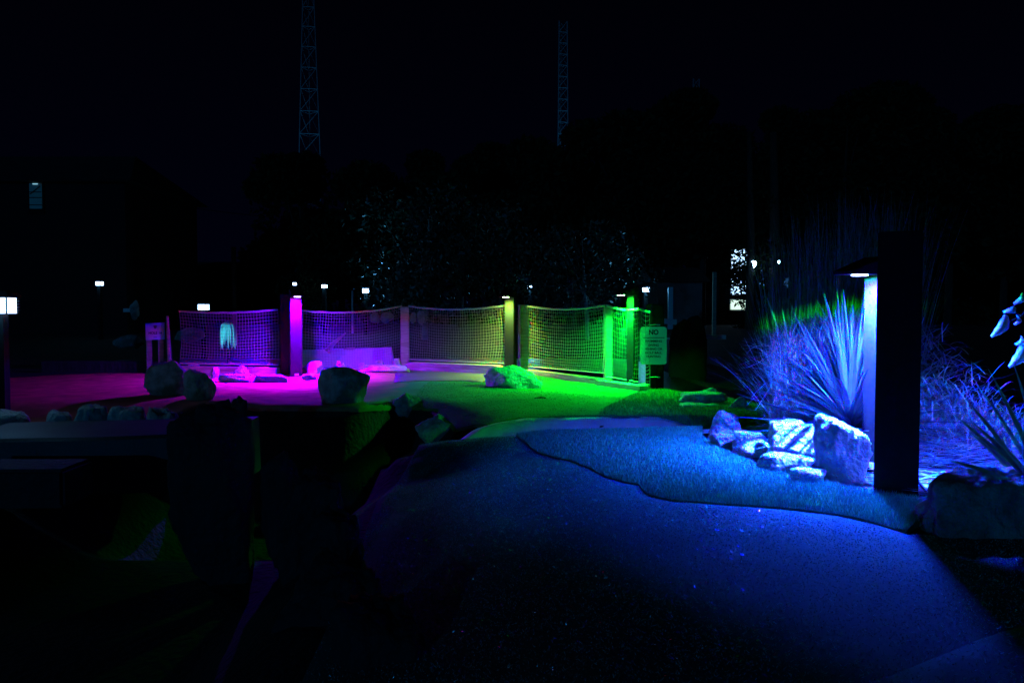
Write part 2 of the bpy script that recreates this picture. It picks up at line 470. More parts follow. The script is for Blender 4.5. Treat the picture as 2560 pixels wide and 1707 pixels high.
# ------------------------------------------------------------------ turf blades (uncountable)
def blades(name, inside, bb, n, hmin, hmax, w, base, m, label, clip=None, lean=0.6):
    x0, x1, y0, y1 = bb
    pts = []
    while len(pts) < n:
        xs = rng.uniform(x0, x1, 4000); ys = rng.uniform(y0, y1, 4000)
        for x, y in zip(xs, ys):
            if clip and not clip(x, y): continue
            if inside(x, y): pts.append((x, y, H(x, y) + base))
            if len(pts) >= n: break
    A = np.array(pts)
    k = len(A)
    a = rng.uniform(0, 2 * np.pi, k); l = rng.uniform(hmin, hmax, k)
    t = np.stack([np.cos(a), np.sin(a), np.zeros(k)], 1)
    b = rng.uniform(0, 2 * np.pi, k); s = rng.uniform(0.1, lean, k)
    d = np.stack([np.cos(b) * s, np.sin(b) * s, np.ones(k)], 1)
    V = np.empty((k, 3, 3))
    V[:, 0] = A - t * w / 2; V[:, 1] = A + t * w / 2; V[:, 2] = A + d * l[:, None]
    o = link(name, quick_mesh(name, V.reshape(-1, 3), np.arange(3 * k).reshape(k, 3)), m)
    tag(o, label, None, None, 'stuff')
    return o
blades('rough_grass', rt_in, rt_bb, 90000, 0.010, 0.026, 0.0035, 0.012, M['blade'], 'sparkling blades of the longer turf above the seam')
blades('short_grass', ng_in, ng_bb, 80000, 0.003, 0.006, 0.0034, 0.006, M['fibre'], 'fine fibres of the short near putting turf', clip=lambda x, y: x > -0.7 and y > 1.7 and x < 1.95, lean=3.0)
blades('lower_grass', lt_in, lt_bb, 9000, 0.003, 0.007, 0.0034, 0.01, M['fibre'], 'fine fibres of the turf sheet in the bottom right corner', lean=3.0)
blades('far_rough_grass', fr_in, fr_bb, 16000, 0.012, 0.03, 0.005, 0.010, M['fargrass'], 'blades of longer turf on the bank beyond the path')
blades('far_short_grass', fg_in, fg_bb, 30000, 0.004, 0.009, 0.005, 0.005, M['fargrass'], 'sparse fibres of the far putting turf', clip=lambda x, y: x > -1.0, lean=1.2)

# ------------------------------------------------------------------ rocks
def rock_mesh(seed, dims, sub=4, planes=18, rough=0.07, sink=0.45, flat=0.0, lean=(0, 0), boxy=0.0):
    r = random.Random(seed)
    bm = bmesh.new()
    bmesh.ops.create_icosphere(bm, subdivisions=sub, radius=1)
    ps = []
    for _ in range(planes):
        d = Vector((r.gauss(0, 1), r.gauss(0, 1), r.gauss(0, 1))).normalized()
        ps.append((d, r.uniform(0.72, 1.0)))
    if boxy:
        for ax in ((1, .1, .12), (-1, .15, .1), (.1, -1, .16), (.05, 1, .1), (.1, -.1, 1)):
            ps.append((Vector(ax).normalized(), boxy))
    if flat: ps.append((Vector((0.05, -0.05, 1)).normalized(), 1 - flat))
    off = Vector((r.uniform(0, 90), r.uniform(0, 90), r.uniform(0, 90)))
    for v in bm.verts:
        n = v.co.normalized()
        rad = 1.25
        for d, c in ps:
            q = n.dot(d)
            if q > 0.05: rad = min(rad, c / q)
        rad *= 1 + rough * 1.6 * noise.noise(n * 1.7 + off) - rough * 1.1 * max(0.0, 0.35 - abs(noise.noise(n * 2.6 + off * 1.3)) * 3.2) + rough * noise.fractal(n * 4.5 + off, 0.9, 2.1, 5) + rough * 0.35 * noise.noise(n * 17 + off)
        v.co = n * rad
        v.co.x += lean[0] * v.co.z; v.co.y += lean[1] * v.co.z
    mn = Vector([min(v.co[i] for v in bm.verts) for i in range(3)]); mx = Vector([max(v.co[i] for v in bm.verts) for i in range(3)])
    for v in bm.verts:
        for i in range(3):
            q = (v.co[i] - mn[i]) / (mx[i] - mn[i])
            v.co[i] = (q - 0.5) * dims[i] if i < 2 else (q * (1 + sink) - sink) * dims[2]
    me = bpy.data.meshes.new('rock')
    bm.to_mesh(me); bm.free()
    return me

def rock(name, u0, u1, v0, v1, label, m='rock', seed=0, rz=None, depth=1.0, y=None, sub=4, base=None, **kw):
    """a rock standing where the photograph shows it; depth is its thickness relative to its width"""
    b = P((u0 + u1) / 2, v1) if y is None else onH(PD((u0 + u1) / 2, v1, y))
    yy = b.y
    w = (u1 - u0) / FPX * yy
    h = max(0.02, PD((u0 + u1) / 2, v0, yy).z - (b.z if base is None else base))
    d = w * depth
    me = rock_mesh(seed, (w, d, h), sub, **kw)
    o = link(name, me, M[m], None, True)
    o.location = (b.x, yy + d * 0.42, b.z if base is None else base)
    if rz: o.rotation_euler.z = rz
    tag(o, label, 'rock')
    return o

NEAR = 'rocks edging the rough turf'
r6 = rock('rock', 2040, 2186, 1034, 1190, 'big angular boulder leaning against the lit bollard post', 'rock_pale', 11, depth=0.75, sub=5, y=4.0, planes=9, rough=0.06, sink=0.1, boxy=0.68)
for v in r6.data.vertices:
    w_ = r6.dimensions.x if r6.dimensions.x > 0 else .3
    q = v.co.x / .29 + .5; hz = max(0, v.co.z / .32)
    v.co.z *= 1 - .24 * min(1, max(0, q)) ** 1.3
    v.co.x *= .86 + .14 * min(1, hz)
    v.co.x += .02 * (1 - min(1, hz))
rock('rock', 1926, 2050, 1056, 1146, 'white topped blocky rock left of the boulder by the bollard', 'rock_pale', 21, depth=0.8, sub=5, y=4.5, planes=10, rough=0.06, sink=0.15, boxy=0.66)
rock('rock', 1838, 1946, 1082, 1148, 'low slanting slab left of the white topped blocky rock', 'rock_pale', 33, depth=0.8, sub=5, y=4.75, flat=0.2, rough=0.04)
rock('rock', 1776, 1856, 1028, 1092, 'round topped rock at the far left corner of the rough turf', 'rock', 44, depth=0.7, sub=5, y=5.35, rough=0.05)
rock('flat_rock', 1784, 1885, 1090, 1140, 'flat sunken slab below the round topped rock', 'rock', 55, depth=0.7, y=4.95, flat=0.5, sub=4)
rock('flat_rock', 1905, 2045, 1140, 1172, 'long flat paver in front of the white topped blocky rock', 'rock', 56, depth=0.6, y=4.22, flat=0.5, sub=4)
rock('flat_rock', 1978, 2075, 1172, 1215, 'pale flat stone in front of the big boulder at the turf edge', 'rock', 57, depth=0.5, y=3.95, flat=0.5, sub=4)
rock('rock', 1702, 1830, 983, 1022, 'long blue slab with green lit top on the far bank', 'rock', 61, depth=0.6, y=7.35, flat=0.35)
rock('rock', 1756, 1802, 970, 988, 'small stone lying on top of the long slab on the far bank', 'rock', 62, depth=0.9, y=7.62, base=0.03)
rock('rock', 1812, 1892, 992, 1042, 'dark blue block at the right end of the far bank slab', 'rock', 63, depth=0.7, y=7.0, base=-0.12)
rock('rock', 1690, 1840, 1012, 1050, 'low blue stone under the long slab on the far bank', 'rock', 64, depth=0.5, y=7.05, flat=0.3, base=-0.1)
# far boulder and the stones along the nets
rock('boulder', 1207, 1358, 914, 972, 'green and purple lit boulder lying on the far green', 'rock_pale', 72, depth=0.62, sub=5, planes=10, rough=0.05, y=8.95)
rock('rock', 752, 806, 903, 936, 'jagged pink stone just right of the violet bollard', 'rock_pale', 81, depth=0.8)
rock('rock', 837, 863, 902, 930, 'narrow upright pink stone in front of the pale board', 'rock_pale', 82, depth=0.8)
rock('rock', 891, 918, 906, 930, 'small pink wedge stone at the left end of the layered slab', 'rock_pale', 83, depth=0.8, y=11.6)
rock('rock', 934, 960, 899, 924, 'rounded pink stone on the layered slab', 'rock_pale', 84, depth=0.8, y=11.75)
rock('rock', 955, 972, 910, 924, 'small yellowish stone beside the rounded pink stone', 'rock_pale', 85, depth=0.8, y=11.72)
rock('rock', 979, 1002, 895, 920, 'pointed pink and green stone by the corner post', 'rock_pale', 86, depth=0.8, y=11.85, planes=8)
rock('flat_rock', 886, 1024, 914, 946, 'layered flat slab with grooves at the corner of the nets', 'rock_pale', 87, depth=0.5, flat=0.45, y=11.1)
rock('flat_rock', 540, 640, 936, 958, 'pale pink slab in front of the left timber', 'rock_pale', 88, depth=0.6, flat=0.4)
rock('flat_rock', 628, 716, 938, 958, 'flat pink stone left of the violet bollard foot', 'rock_pale', 89, depth=0.6, flat=0.4)
rock('flat_rock', 752, 790, 934, 952, 'low pink stone right of the violet bollard foot', 'rock_pale', 90, depth=0.6, flat=0.3)
rock('flat_rock', 790, 880, 928, 952, 'low pink slab behind the dark blue boulder', 'rock_pale', 91, depth=0.6, flat=0.3)
rock('rock', 583, 622, 913, 943, 'wedge shaped pink stone leaning on the left timber', 'rock_pale', 92, depth=0.7, planes=8)
rock('rock', 521, 544, 917, 948, 'upright pink stone at the right of the two dark boulders', 'rock_pale', 93, depth=0.9)
rock('rock', 466, 496, 910, 926, 'small square pink block behind the two dark boulders', 'rock_pale', 94, depth=0.9, y=11.3, base=0.02)
rock('boulder', 346, 464, 903, 992, 'large teal boulder below the hole sign', 'moss', 101, depth=0.7, sub=5, rough=0.04)
rock('boulder', 444, 530, 924, 1003, 'rough mossy boulder right of the large teal boulder', 'moss', 102, depth=0.8, sub=5, rough=0.06)
rock('boulder', 784, 914, 918, 1012, 'dark blue boulder standing in front of the pink green', 'rock', 103, depth=0.75, sub=5, rough=0.035)
# dim stones round the stream
rock('rock', 972, 1056, 984, 1046, 'dark angular stone at the upper end of the stream wall', 'rock', 111, depth=0.7)
rock('rock', 1034, 1150, 1038, 1104, 'blue faced wedge stone at the left tip of the path', 'rock', 112, depth=0.6, sub=5, planes=9)
for i, (u0, u1, v0, v1, lb) in enumerate([
        (-60, 46, 1029, 1060, 'flat stepping stone at the left frame edge'),
        (95, 168, 1027, 1062, 'narrow flat stone second from the left frame edge'),
        (178, 258, 1013, 1066, 'thick blue topped stone third from the left frame edge'),
        (260, 358, 1017, 1070, 'longest blue topped flat stone on the stream edge'),
        (352, 440, 1018, 1075, 'dark stone between the flat topped stones and the black boulder')]):
    rock('flat_rock', u0, u1, v0, v1, lb, 'rock', 120 + i, depth=0.8, flat=0.35, y=5.9)
rock('rock', 537, 612, 992, 1035, 'small dark boulder with a pale chip on top behind the black boulder', 'rock_dark', 131, depth=0.8, y=6.3)
rock('boulder', 405, 618, 1008, 1260, 'tall black boulder in the middle of the stream', 'rock_dark', 132, depth=0.7, sub=5, y=3.9, base=-0.3, planes=16, rough=0.05, boxy=.8)
rock('rock', 640, 745, 1135, 1215, 'small black stone with a thin blue flank below the black boulder', 'rock_dark', 133, depth=0.8, y=4.0, base=-0.3, boxy=.8)
rock('boulder', 690, 850, 1178, 1340, 'blue sided leaning stone in the dark stream wall', 'rock_dark', 134, depth=0.9, y=3.5, base=-0.34, sub=5, boxy=.78)
rock('boulder', 745, 910, 1285, 1440, 'black stone in front of the blue sided leaning stone', 'rock_dark', 135, depth=0.9, y=3.1, base=-0.38, sub=5, boxy=.78)
rock('boulder', 670, 960, 1410, 1560, 'wide dark stone in the lower middle of the stream wall', 'rock_dark', 136, depth=0.8, y=2.7, base=-0.42, sub=5, boxy=.78)
rock('boulder', 800, 1090, 1530, 1780, 'black boulder cut by the bottom edge of the picture', 'rock_dark', 137, depth=0.8, y=2.3, base=-0.5, sub=5, boxy=.78)
rock('boulder', 2330, 2860, 1186, 1420, 'long dark rock with bright rim at the right frame edge', 'rock', 145, depth=0.6, y=3.0, base=-0.25, sub=5, rough=0.09, planes=12, boxy=.74)
rock('flat_rock', 2250, 2420, 1225, 1275, 'pale flat stone behind the foot of the near bollard', 'rock', 142, depth=0.5, y=3.72, flat=0.5)

# concrete flume edge with the wet glint on the left
mb = MB()
fl = []
for i in range(25):
    t = i / 24
    x = -3.6 + t * 1.75
    fl.append((x, 5.05 + 0.12 * t + 0.02 * math.sin(9 * t), 0.02 + 0.03 * t))
for dy, dz in ((0, 0), (0.55, 0.06)):
    pass
vs = []
for (x, y, z) in fl:
    vs += [(x, y, z - 0.35), (x, y, z), (x, y + 0.03, z + 0.02), (x, y + 0.62, z + 0.05), (x, y + 0.65, z - 0.35)]
fs = []
for i in range(24):
    for k in range(4):
        a = i * 5 + k
        fs.append((a, a + 5, a + 6, a + 1))
fs += [(0, 1, 2, 3, 4), tuple(reversed([24 * 5 + k for k in range(5)]))]
mb.add(vs, fs)
tag(mb.build('stone_ledge', M['concrete'], None, False), 'long pale concrete ledge with a wet rim beside the stream', 'ledge')
mb = MB(); mb.box((-2.95, 4.55, -0.12), (0.9, 0.35, 0.22), 0.03)
tag(mb.build('timber_step', M['rock_dark'], None, False, 0.02), 'short black block step below the wet rim of the ledge', 'step')

# ------------------------------------------------------------------ lamp bollards
def profile(l, p, cut=None, floor=0.0, ring=False):
    """photometric profile: cosine falloff p from straight down, optional sideways cut-off plane (local normal)"""
    l.use_nodes = True
    nt = l.node_tree
    em = next(n for n in nt.nodes if n.type == 'EMISSION')
    t = nt.nodes.new('ShaderNodeTexCoord'); sx = nt.nodes.new('ShaderNodeSeparateXYZ')
    nt.links.new(t.outputs['Normal'], sx.inputs[0])
    a = nt.nodes.new('ShaderNodeMath'); a.operation = 'ABSOLUTE'; nt.links.new(sx.outputs['Z'], a.inputs[0])
    q = nt.nodes.new('ShaderNodeMath'); q.operation = 'POWER'; nt.links.new(a.outputs[0], q.inputs[0]); q.inputs[1].default_value = p
    fl_ = nt.nodes.new('ShaderNodeMath'); fl_.operation = 'MULTIPLY_ADD'; nt.links.new(q.outputs[0], fl_.inputs[0]); fl_.inputs[1].default_value = 1 - floor; fl_.inputs[2].default_value = floor
    out = fl_.outputs[0]
    if ring:                                              # fringe of stray light just inside the cut-off angle
        mr0 = nt.nodes.new('ShaderNodeMapRange'); mr0.interpolation_type = 'SMOOTHSTEP'
        mr0.inputs['From Min'].default_value = 0.33; mr0.inputs['From Max'].default_value = 0.24
        nt.links.new(a.outputs[0], mr0.inputs['Value']); out = mr0.outputs[0]
    if cut:
        d = nt.nodes.new('ShaderNodeVectorMath'); d.operation = 'DOT_PRODUCT'
        nt.links.new(t.outputs['Normal'], d.inputs[0]); d.inputs[1].default_value = cut
        mr = nt.nodes.new('ShaderNodeMapRange'); mr.interpolation_type = 'SMOOTHSTEP'
        mr.inputs['From Min'].default_value = -0.03; mr.inputs['From Max'].default_value = 0.09
        nt.links.new(d.outputs['Value'], mr.inputs['Value'])
        mu = nt.nodes.new('ShaderNodeMath'); mu.operation = 'MULTIPLY'
        nt.links.new(out, mu.inputs[0]); nt.links.new(mr.outputs[0], mu.inputs[1]); out = mu.outputs[0]
    nt.links.new(out, em.inputs['Strength'])

def spot(name, loc, color, power, half, blend=0.04, radius=0.02, rot=(0, 0, 0), parent=None):
    l = bpy.data.lights.new(name, 'SPOT')
    l.energy = power; l.color = color; l.spot_size = 2 * R(half); l.spot_blend = blend; l.shadow_soft_size = radius
    o = bpy.data.objects.new(name, l)
    o.location = loc; o.rotation_euler = rot
    COL.objects.link(o)
    if parent: o.parent = parent
    return o

def bollard(loc, face, color, power, label, w=0.15, d=0.10, out=0.09, lat=0.0, half=(81, 79.3, 77.5), hm=1.04, disc_s=25, disc_col=None, head=0.1, tip=0.2, fall=3.0, blend=0.04, tilt=None, gfl=1, ring=0.0, floor=0.0, cut=None, leak=0.0, group='bollard lamps with coloured light'):
    """face = (nx, ny) unit vector out of the lit face; origin at the centre of the lit face's foot"""
    ang = math.atan2(face[1], face[0]) + math.pi / 2      # local -y points out of the lit face
    t = empty('bollard_lamp', loc, ang, label, 'bollard lamp', group)
    m = MB(); m.box((0, d / 2, hm / 2 - 0.1), (w, d, hm + 0.2))
    m.build('column', M['metal'], t, False, 0.006)
    m = MB()                                              # head: a wedge over column and lamp
    y0, y1 = -tip, d
    m.add([(-w / 2, y0, hm + 0.004), (w / 2, y0, hm + 0.004), (w / 2, y1, hm + 0.004), (-w / 2, y1, hm + 0.004),
           (-w / 2, y0, hm + 0.022), (w / 2, y0, hm + 0.022), (w / 2, 0.0, hm + head), (-w / 2, 0.0, hm + head), (w / 2, y1, hm + head), (-w / 2, y1, hm + head)],
          [(0, 3, 2, 1), (0, 1, 5, 4), (4, 5, 6, 7), (7, 6, 8, 9), (2, 3, 9, 8), (1, 2, 8, 6, 5), (3, 0, 4, 7, 9)])
    m.build('head', M['metal'], t, False, 0.003)
    m = MB()
    for k in range(4):
        m.box((-w / 2 - 0.002, 0.018, hm + 0.028 + k * 0.0175), (0.004, 0.006, 0.005))
    m.build('vent_slots', M['metal'], t)
    m = MB()
    n = 20; rr = 0.041
    vs = [(lat + rr * math.cos(2 * math.pi * k / n), -out + rr * math.sin(2 * math.pi * k / n), hm - 0.002) for k in range(n)]
    m.add(vs + [(x, y, z + 0.006) for x, y, z in vs], [tuple(reversed(range(n)))] + [(k, (k + 1) % n, n + (k + 1) % n, n + k) for k in range(n)])
    dc = disc_col or tuple(min(1, 0.35 + c) for c in color)
    m.build('lens', emit('lens_glow', dc, disc_s), t)
    m = MB(); m.box((0, -0.002, 0.03), (0.05, 0.004, 0.03))
    m.build('sticker', M['white'], t)
    m = MB(); m.box((0, d / 2, 0.006), (w + 0.03, d + 0.03, 0.014))
    m.build('base_plate', M['black'], t, False, 0.003)
    for c, hh, vec in ((color[0], half[0], (1, 0.0, 0)), (color[1], half[1], (0, 1, 0)), (color[2], half[2], (0, 0, 1))):
        if c > 0.003:
            o = spot('lamp_light', (lat, -out, hm - 0.012), vec, power * c, hh, blend=blend, parent=t, rot=(0, 0, 0))
            if tilt:
                ax = Matrix.Rotation(-ang, 3, 'Z') @ Vector((tilt[1], tilt[2], 0)).normalized(); ax.z = 0; tr = R(tilt[0])
                o.rotation_euler = Vector((ax.x * math.sin(tr), ax.y * math.sin(tr), -math.cos(tr))).to_track_quat('-Z', 'Y').to_euler()
            cl = None
            if cut:
                cl = (cut[0], cut[1], 0)
            profile(o.data, fall, cl, floor * (gfl if vec == (0, 1, 0) else 1))
            if ring and vec == (0, 1, 0):
                rot = o.rotation_euler.to_matrix()
                bk = rot.inverted() @ (Matrix.Rotation(-ang, 3, 'Z') @ Vector((0.62, 0.78, 0)))
                o2 = spot('lamp_light', (lat, -out, hm - 0.012), vec, power * c * ring * 0.12, hh + 3, blend=0.08, parent=t, rot=tuple(o.rotation_euler))
                profile(o2.data, 0, tuple(bk), 0, True)
            if leak:
                o = spot('lamp_light', (lat, -out, hm - 0.012), vec, power * c * leak, hh, parent=t); profile(o.data, 0.0)
    return t

def unit(x, y):
    l = math.hypot(x, y); return (x / l, y / l)
BLUE = (0.028, 0.072, 1.0)
# the near bollard stands behind a thick black post that shades the foreground
nb = unit(-0.94, -0.34)
bollard(onH(Vector((1.83 - nb[0] * 0.1, 4.2 - nb[1] * 0.1, 0))), nb, BLUE, 8200, 'nearest bollard throwing blue light on rocks and near turf', w=0.15, d=0.10, out=0.1, tip=0.21, disc_col=(0.25, 0.35, 1.0), disc_s=40, half=(75.3, 75.8, 75), fall=3.4, floor=0.012, tilt=(12, 1.0, 0.3), blend=0.10, gfl=1, ring=2.2)
m = MB(); pc_ = P0(2239, 1240); rr_ = math.atan2(pc_.x, pc_.y)
m.box((pc_.x + 0.095 * math.sin(rr_), pc_.y + 0.095 * math.cos(rr_), 0.56), (0.19, 0.19, 1.36), -rr_)
tag(m.build('post', M['black'], None, False, 0.006), 'thick black square post hiding half of the nearest bollard', 'post')
# far three
bollard(onH(Vector((PD(740, 777, 10.35).x, 10.35, 0))), unit(0.4, -0.92), (0.16, 0.001, 1.0), 4200, 'bollard throwing pink and violet light beside the left nets', w=0.15, d=0.10, out=0.13, fall=2.3, tilt=(1.5, -1.0, 0.0), floor=0.035, half=(86, 85, 83))
b = P0(1273, 917); bollard(onH(Vector((-0.04, 10.85, 0))), unit(-0.42, -0.9), (0.38, 0.78, 0.13), 640, 'bollard throwing pale yellow green light behind the lit boulder', w=0.14, d=0.10, out=0.1)
b = P0(1574, 966); bollard(onH(b), unit(-0.86, -0.5), (0.006, 1.0, 0.09), 950, 'bollard throwing pure green light at the right end of the nets', w=0.13, d=0.08, out=0.13, half=(81, 79.5, 79), fall=1.2, tilt=(8, 0.9, -0.4), blend=0.1)
# a fifth one just outside the frame lights the straw and the leaves at the right edge
bollard(onH(Vector((2.98, 3.95, 0))), unit(-0.95, -0.1), BLUE, 900, 'blue bollard standing beyond the straw heap at the far right', w=0.15, d=0.12, out=0.1, half=(59, 59, 59), fall=1.2, floor=0)

# ------------------------------------------------------------------ lanterns on posts (white path lights)
def lantern(u, v, y, wpx, label, power=8, post=True, zbase=None, color=(0.42, 0.62, 1.0), s=9, first=None, pw=0.09):
    c = PD(u, v, y)
    w = wpx / FPX * y; h = w * 0.62
    zb = H(c.x, y) - 0.05
    t = empty('post_lantern', (c.x, y, zb), random.uniform(-.3, .3), label, 'lantern', 'white lanterns on posts')
    hz = c.z - zb
    m = MB(); m.box((0, 0, hz + h / 2 + w * 0.14), (w * 1.25, w * 1.25, w * 0.28), taper=0.8)
    m.build('cap', M['black'], t)
    m = MB(); m.box((0, 0, hz), (w * 0.9, w * 0.9, h))
    m.build('diffuser', emit('lantern_glow', color, s), t)
    n = 4 if wpx > 30 else 2
    for k in range(n):
        q = MB(); q.box((0, 0, hz - h / 2 + h * (k + 1) / (n + 1)), (w * 1.08, w * 1.08, h * 0.05))
        q.build('louvre', M['white'], t)
    for sx in (-1, 1):
        for sy in (-1, 1): q = MB(); q.box((sx * w * 0.49, sy * w * 0.49, hz), (w * 0.05, w * 0.05, h * 1.02)); q.build('upright', M['black'], t)
    q = MB(); q.box((0, 0, (hz - h / 2) / 2), (pw, pw, hz - h / 2 - 0.002))
    q.build('post', M['black'], t)
    if power:
        l = bpy.data.lights.new('lantern_light', 'POINT'); l.energy = power; l.color = (0.10, 0.55, 1.0); l.shadow_soft_size = w * 0.5
        o = bpy.data.objects.new('lantern_light', l); o.location = (0, -w * 0.75, hz - h * 0.2); COL.objects.link(o); o.parent = t
    return t
lantern(-2, 764, 6.2, 62, 'large louvred lantern at the left frame edge', 4, s=7)
lantern(509, 768, 17, 21, 'lantern just above the left end of the left net', 2)
lantern(249, 709, 20.5, 14, 'lantern standing before the dark house at far left', 3)
lantern(737, 710, 23, 9.5, 'smallest lantern above the violet bollard', 0, s=14)
lantern(811, 716, 22, 11.5, 'small lantern second to the right of the violet bollard', 3, s=12)
lantern(914, 727, 22, 16, 'lantern on a post beside a thin pale pole', 30)
lantern(1324, 718, 30, 12, 'lantern in front of the lit doorway', 40, s=12)
lantern(1615, 724, 21, 17, 'lantern above the warning sign right of the nets', 22)

# ------------------------------------------------------------------ net fences
def netting(A, B, z0, zA, zB, sag, name_label, cell=0.042, bow=0.05, seed=0, parent=None, r=0.0018):
    """A, B ground ends; netting of crossing cords hung from a sagging rope"""
    A = Vector((A[0], A[1], 0)); B = Vector((B[0], B[1], 0))
    L = (B - A).length; dirv = (B - A) / L; nrm = Vector((-dirv.y, dirv.x, 0))
    def pt(s, t):
        top = zA + (zB - zA) * s - sag * 4 * s * (1 - s)
        z = z0 + (top - z0) * t - 0.035 * math.sin(math.pi * s) * math.sin(math.pi * t) * 1.2
        w = bow * math.sin(math.pi * t) * (0.6 + 0.4 * math.sin(5 * s + seed)) + 0.008 * noise.noise((s * 9, t * 6, seed))
        q = A + dirv * (L * s + 0.012 * noise.noise((s * 5, t * 5, seed + 7))) + nrm * w
        return (q.x, q.y, z + 0.006 * noise.noise((s * 12, t * 3, seed + 3)))
    nx = int(L / cell); nz = int((max(zA, zB) - z0 - sag * 0.5) / (cell * 0.98))
    m = MB()
    for i in range(nx + 1):
        s = min(1, (i + 0.15 * noise.noise((i, seed, 1))) / nx) if 0 < i < nx else i / nx
        m.tube([pt(s, j / 12) for j in range(13)], r, 3, False)
    for j in range(nz + 1):
        m.tube([pt(i / 26, j / nz) for i in range(27)], r * 1.15, 3, False)
    o = m.build('netting', M['net'], parent)
    o['kind'] = 'stuff'
    # twisted top rope
    m = MB(); n = int(L / 0.018)
    for ph in (0, math.pi * 2 / 3, math.pi * 4 / 3):
        pts = []
        for i in range(n + 1):
            s = i / n; p = Vector(pt(s, 1.0)); a = i * 0.9 + ph
            pts.append((p.x + nrm.x * math.cos(a) * 0.008, p.y + nrm.y * math.cos(a) * 0.008, p.z + 0.008 * math.sin(a)))
        m.tube(pts, 0.0085, 5, True)
    m.build('top_rope', M['rope'], parent, True)
    m = MB(); m.tube([(lambda p: (p[0], p[1], p[2] + 0.01))(pt(i / 30, 0.0)) for i in range(31)], 0.007, 5)
    m.build('bottom_rope', M['rope'], parent, True)

def post(name, x, y, z0, z1, w, parent, rz=0.3, m='wood', lab=None):
    q = MB(); q.box((x, y, (z0 + z1) / 2), (w, w, z1 - z0), rz)
    o = q.build(name, M[m], parent, False, 0.006)
    if lab: o['label'] = lab
    return o

def timber(A, B, z0, z1, th, parent, bulge=0.0, m='sleeper', lab=None):
    A = Vector((A[0], A[1])); B = Vector((B[0], B[1])); L = (B - A).length
    d = (B - A) / L
    q = MB(); n = 14; vs = []
    for i in range(n + 1):
        s = i / n; c = A + d * L * s
        endr = 0.25 * (1 - min(1, min(s, 1 - s) * L / 0.08)) if bulge else 0
        wob = 0.006 * noise.noise((s * 6, A.x, 2))
        hh = (z1 - z0) * (1 - endr)
        for sy, zz in ((-1, z0 + wob), (1, z0 + wob), (1, z0 + hh), (-1, z0 + hh)):
            o2 = Vector((-d.y, d.x)) * sy * th / 2
            vs.append((c.x + o2.x, c.y + o2.y, zz))
    fs = [(0, 1, 2, 3), tuple(n * 4 + k for k in (3, 2, 1, 0))]
    for i in range(n):
        for k in range(4):
            a = i * 4 + k; b2 = i * 4 + (k + 1) % 4
            fs.append((b2, a, a + 4, b2 + 4))
    q.add(vs, fs)
    o = q.build('timber', M[m], parent, False)
    if lab: o['label'] = lab
    return o

def wpt(u, y, z=0): 
    p = PD(u, 777, y); return (p.x, y)
# ends of the four panels
a0 = wpt(448, 10.9); a1 = wpt(694, 10.6)
b0 = wpt(752, 10.8); b1 = wpt(1004, 11.95)
c0 = wpt(1021, 11.9); c1 = wpt(1263, 11.0)
d0 = wpt(1314, 11.0); d1 = wpt(1512, 9.75); d2 = wpt(1597, 8.95)
def zat(u, v, y): return PD(u, v, y).z
f1 = empty('net_fence', (0, 0, 0), 0, 'left net panel lit violet between the hole sign and the violet bollard', 'net fence', 'net fences round the far green')
netting(a0, a1, 0.14, zat(500, 778, 10.8), zat(694, 774, 10.6), 0.03, '', seed=1, parent=f1, bow=0.04)
timber(a0, a1, -0.02, zat(600, 917, 10.7), 0.1, f1)
post('post', a1[0] + 0.08, a1[1] + 0.1, -0.05, zat(700, 735, 10.7), 0.13, f1, 0.1, 'black', 'dark post beside the violet bollard')
f2 = empty('net_fence', (0, 0, 0), 0, 'net panel right of the violet bollard in front of a pale board', 'net fence', 'net fences round the far green')
netting(b0, b1, 0.03, zat(752, 776, 10.8), zat(1004, 765, 11.95), 0.06, '', seed=2, parent=f2, bow=0.05)
post('post', wpt(1012, 11.98)[0], 11.98, -0.05, zat(1010, 767, 11.98), 0.125, f2, 0.1, 'wood', 'corner post lit pink on one face and yellow on the other')
f3 = empty('net_fence', (0, 0, 0), 0, 'net panel between the corner post and the yellow green bollard', 'net fence', 'net fences round the far green')
netting(c0, c1, zat(1100, 906, 11.5) + 0.01, zat(1021, 765, 11.9), zat(1263, 764, 11.0), 0.05, '', seed=3, parent=f3, bow=0.05)
timber((c0[0], c0[1] - 0.25), (c1[0], c1[1] - 0.2), -0.02, zat(1150, 908, 11.3), 0.12, f3, 1, lab='long timber edging lit magenta')
post('post', wpt(1308, 11.2)[0], 11.2, -0.05, zat(1300, 762, 11.2), 0.12, f3, 0.3, 'wood', 'dark green post just right of the yellow green bollard')
f4 = empty('net_fence', (0, 0, 0), 0, 'right net panel lit orange and green beside the green bollard', 'net fence', 'net fences round the far green')
za = 0.06
netting(d0, d1, zat(1400, 925, 10.4), zat(1314, 764, 11.0), zat(1510, 763, 9.7), 0.05, '', seed=4, parent=f4, bow=0.05)
f5 = empty('net_fence', (0, 0, 0), 0, 'short net panel right behind the green bollard', 'net fence', 'net fences round the far green')
e0 = (d1[0] + 0.02, d1[1] - 0.05)
netting(e0, d2, zat(1560, 950, 9.3), zat(1512, 763, 9.7), zat(1597, 772, 8.95), 0.03, '', seed=5, parent=f5, bow=0.04, cell=0.055, r=0.0009)
g0 = wpt(1602, 8.85); g1 = wpt(1625, 8.75)
netting(g0, g1, 0.05, zat(1600, 772, 8.85), zat(1620, 780, 8.75), 0.01, '', seed=6, parent=f5, bow=0.01, cell=0.045)
post('post', wpt(1520, 9.85)[0], 9.85, -0.05, zat(1520, 765, 9.85), 0.09, f4, 0.25, 'wood', 'green lit post behind the net')
timber((d0[0] + 0.05, d0[1] - 0.15), (wpt(1503, 9.4)[0], 9.4), -0.03, zat(1450, 941, 9.7), 0.12, f4, 0, lab='tan timber edging with green stains')
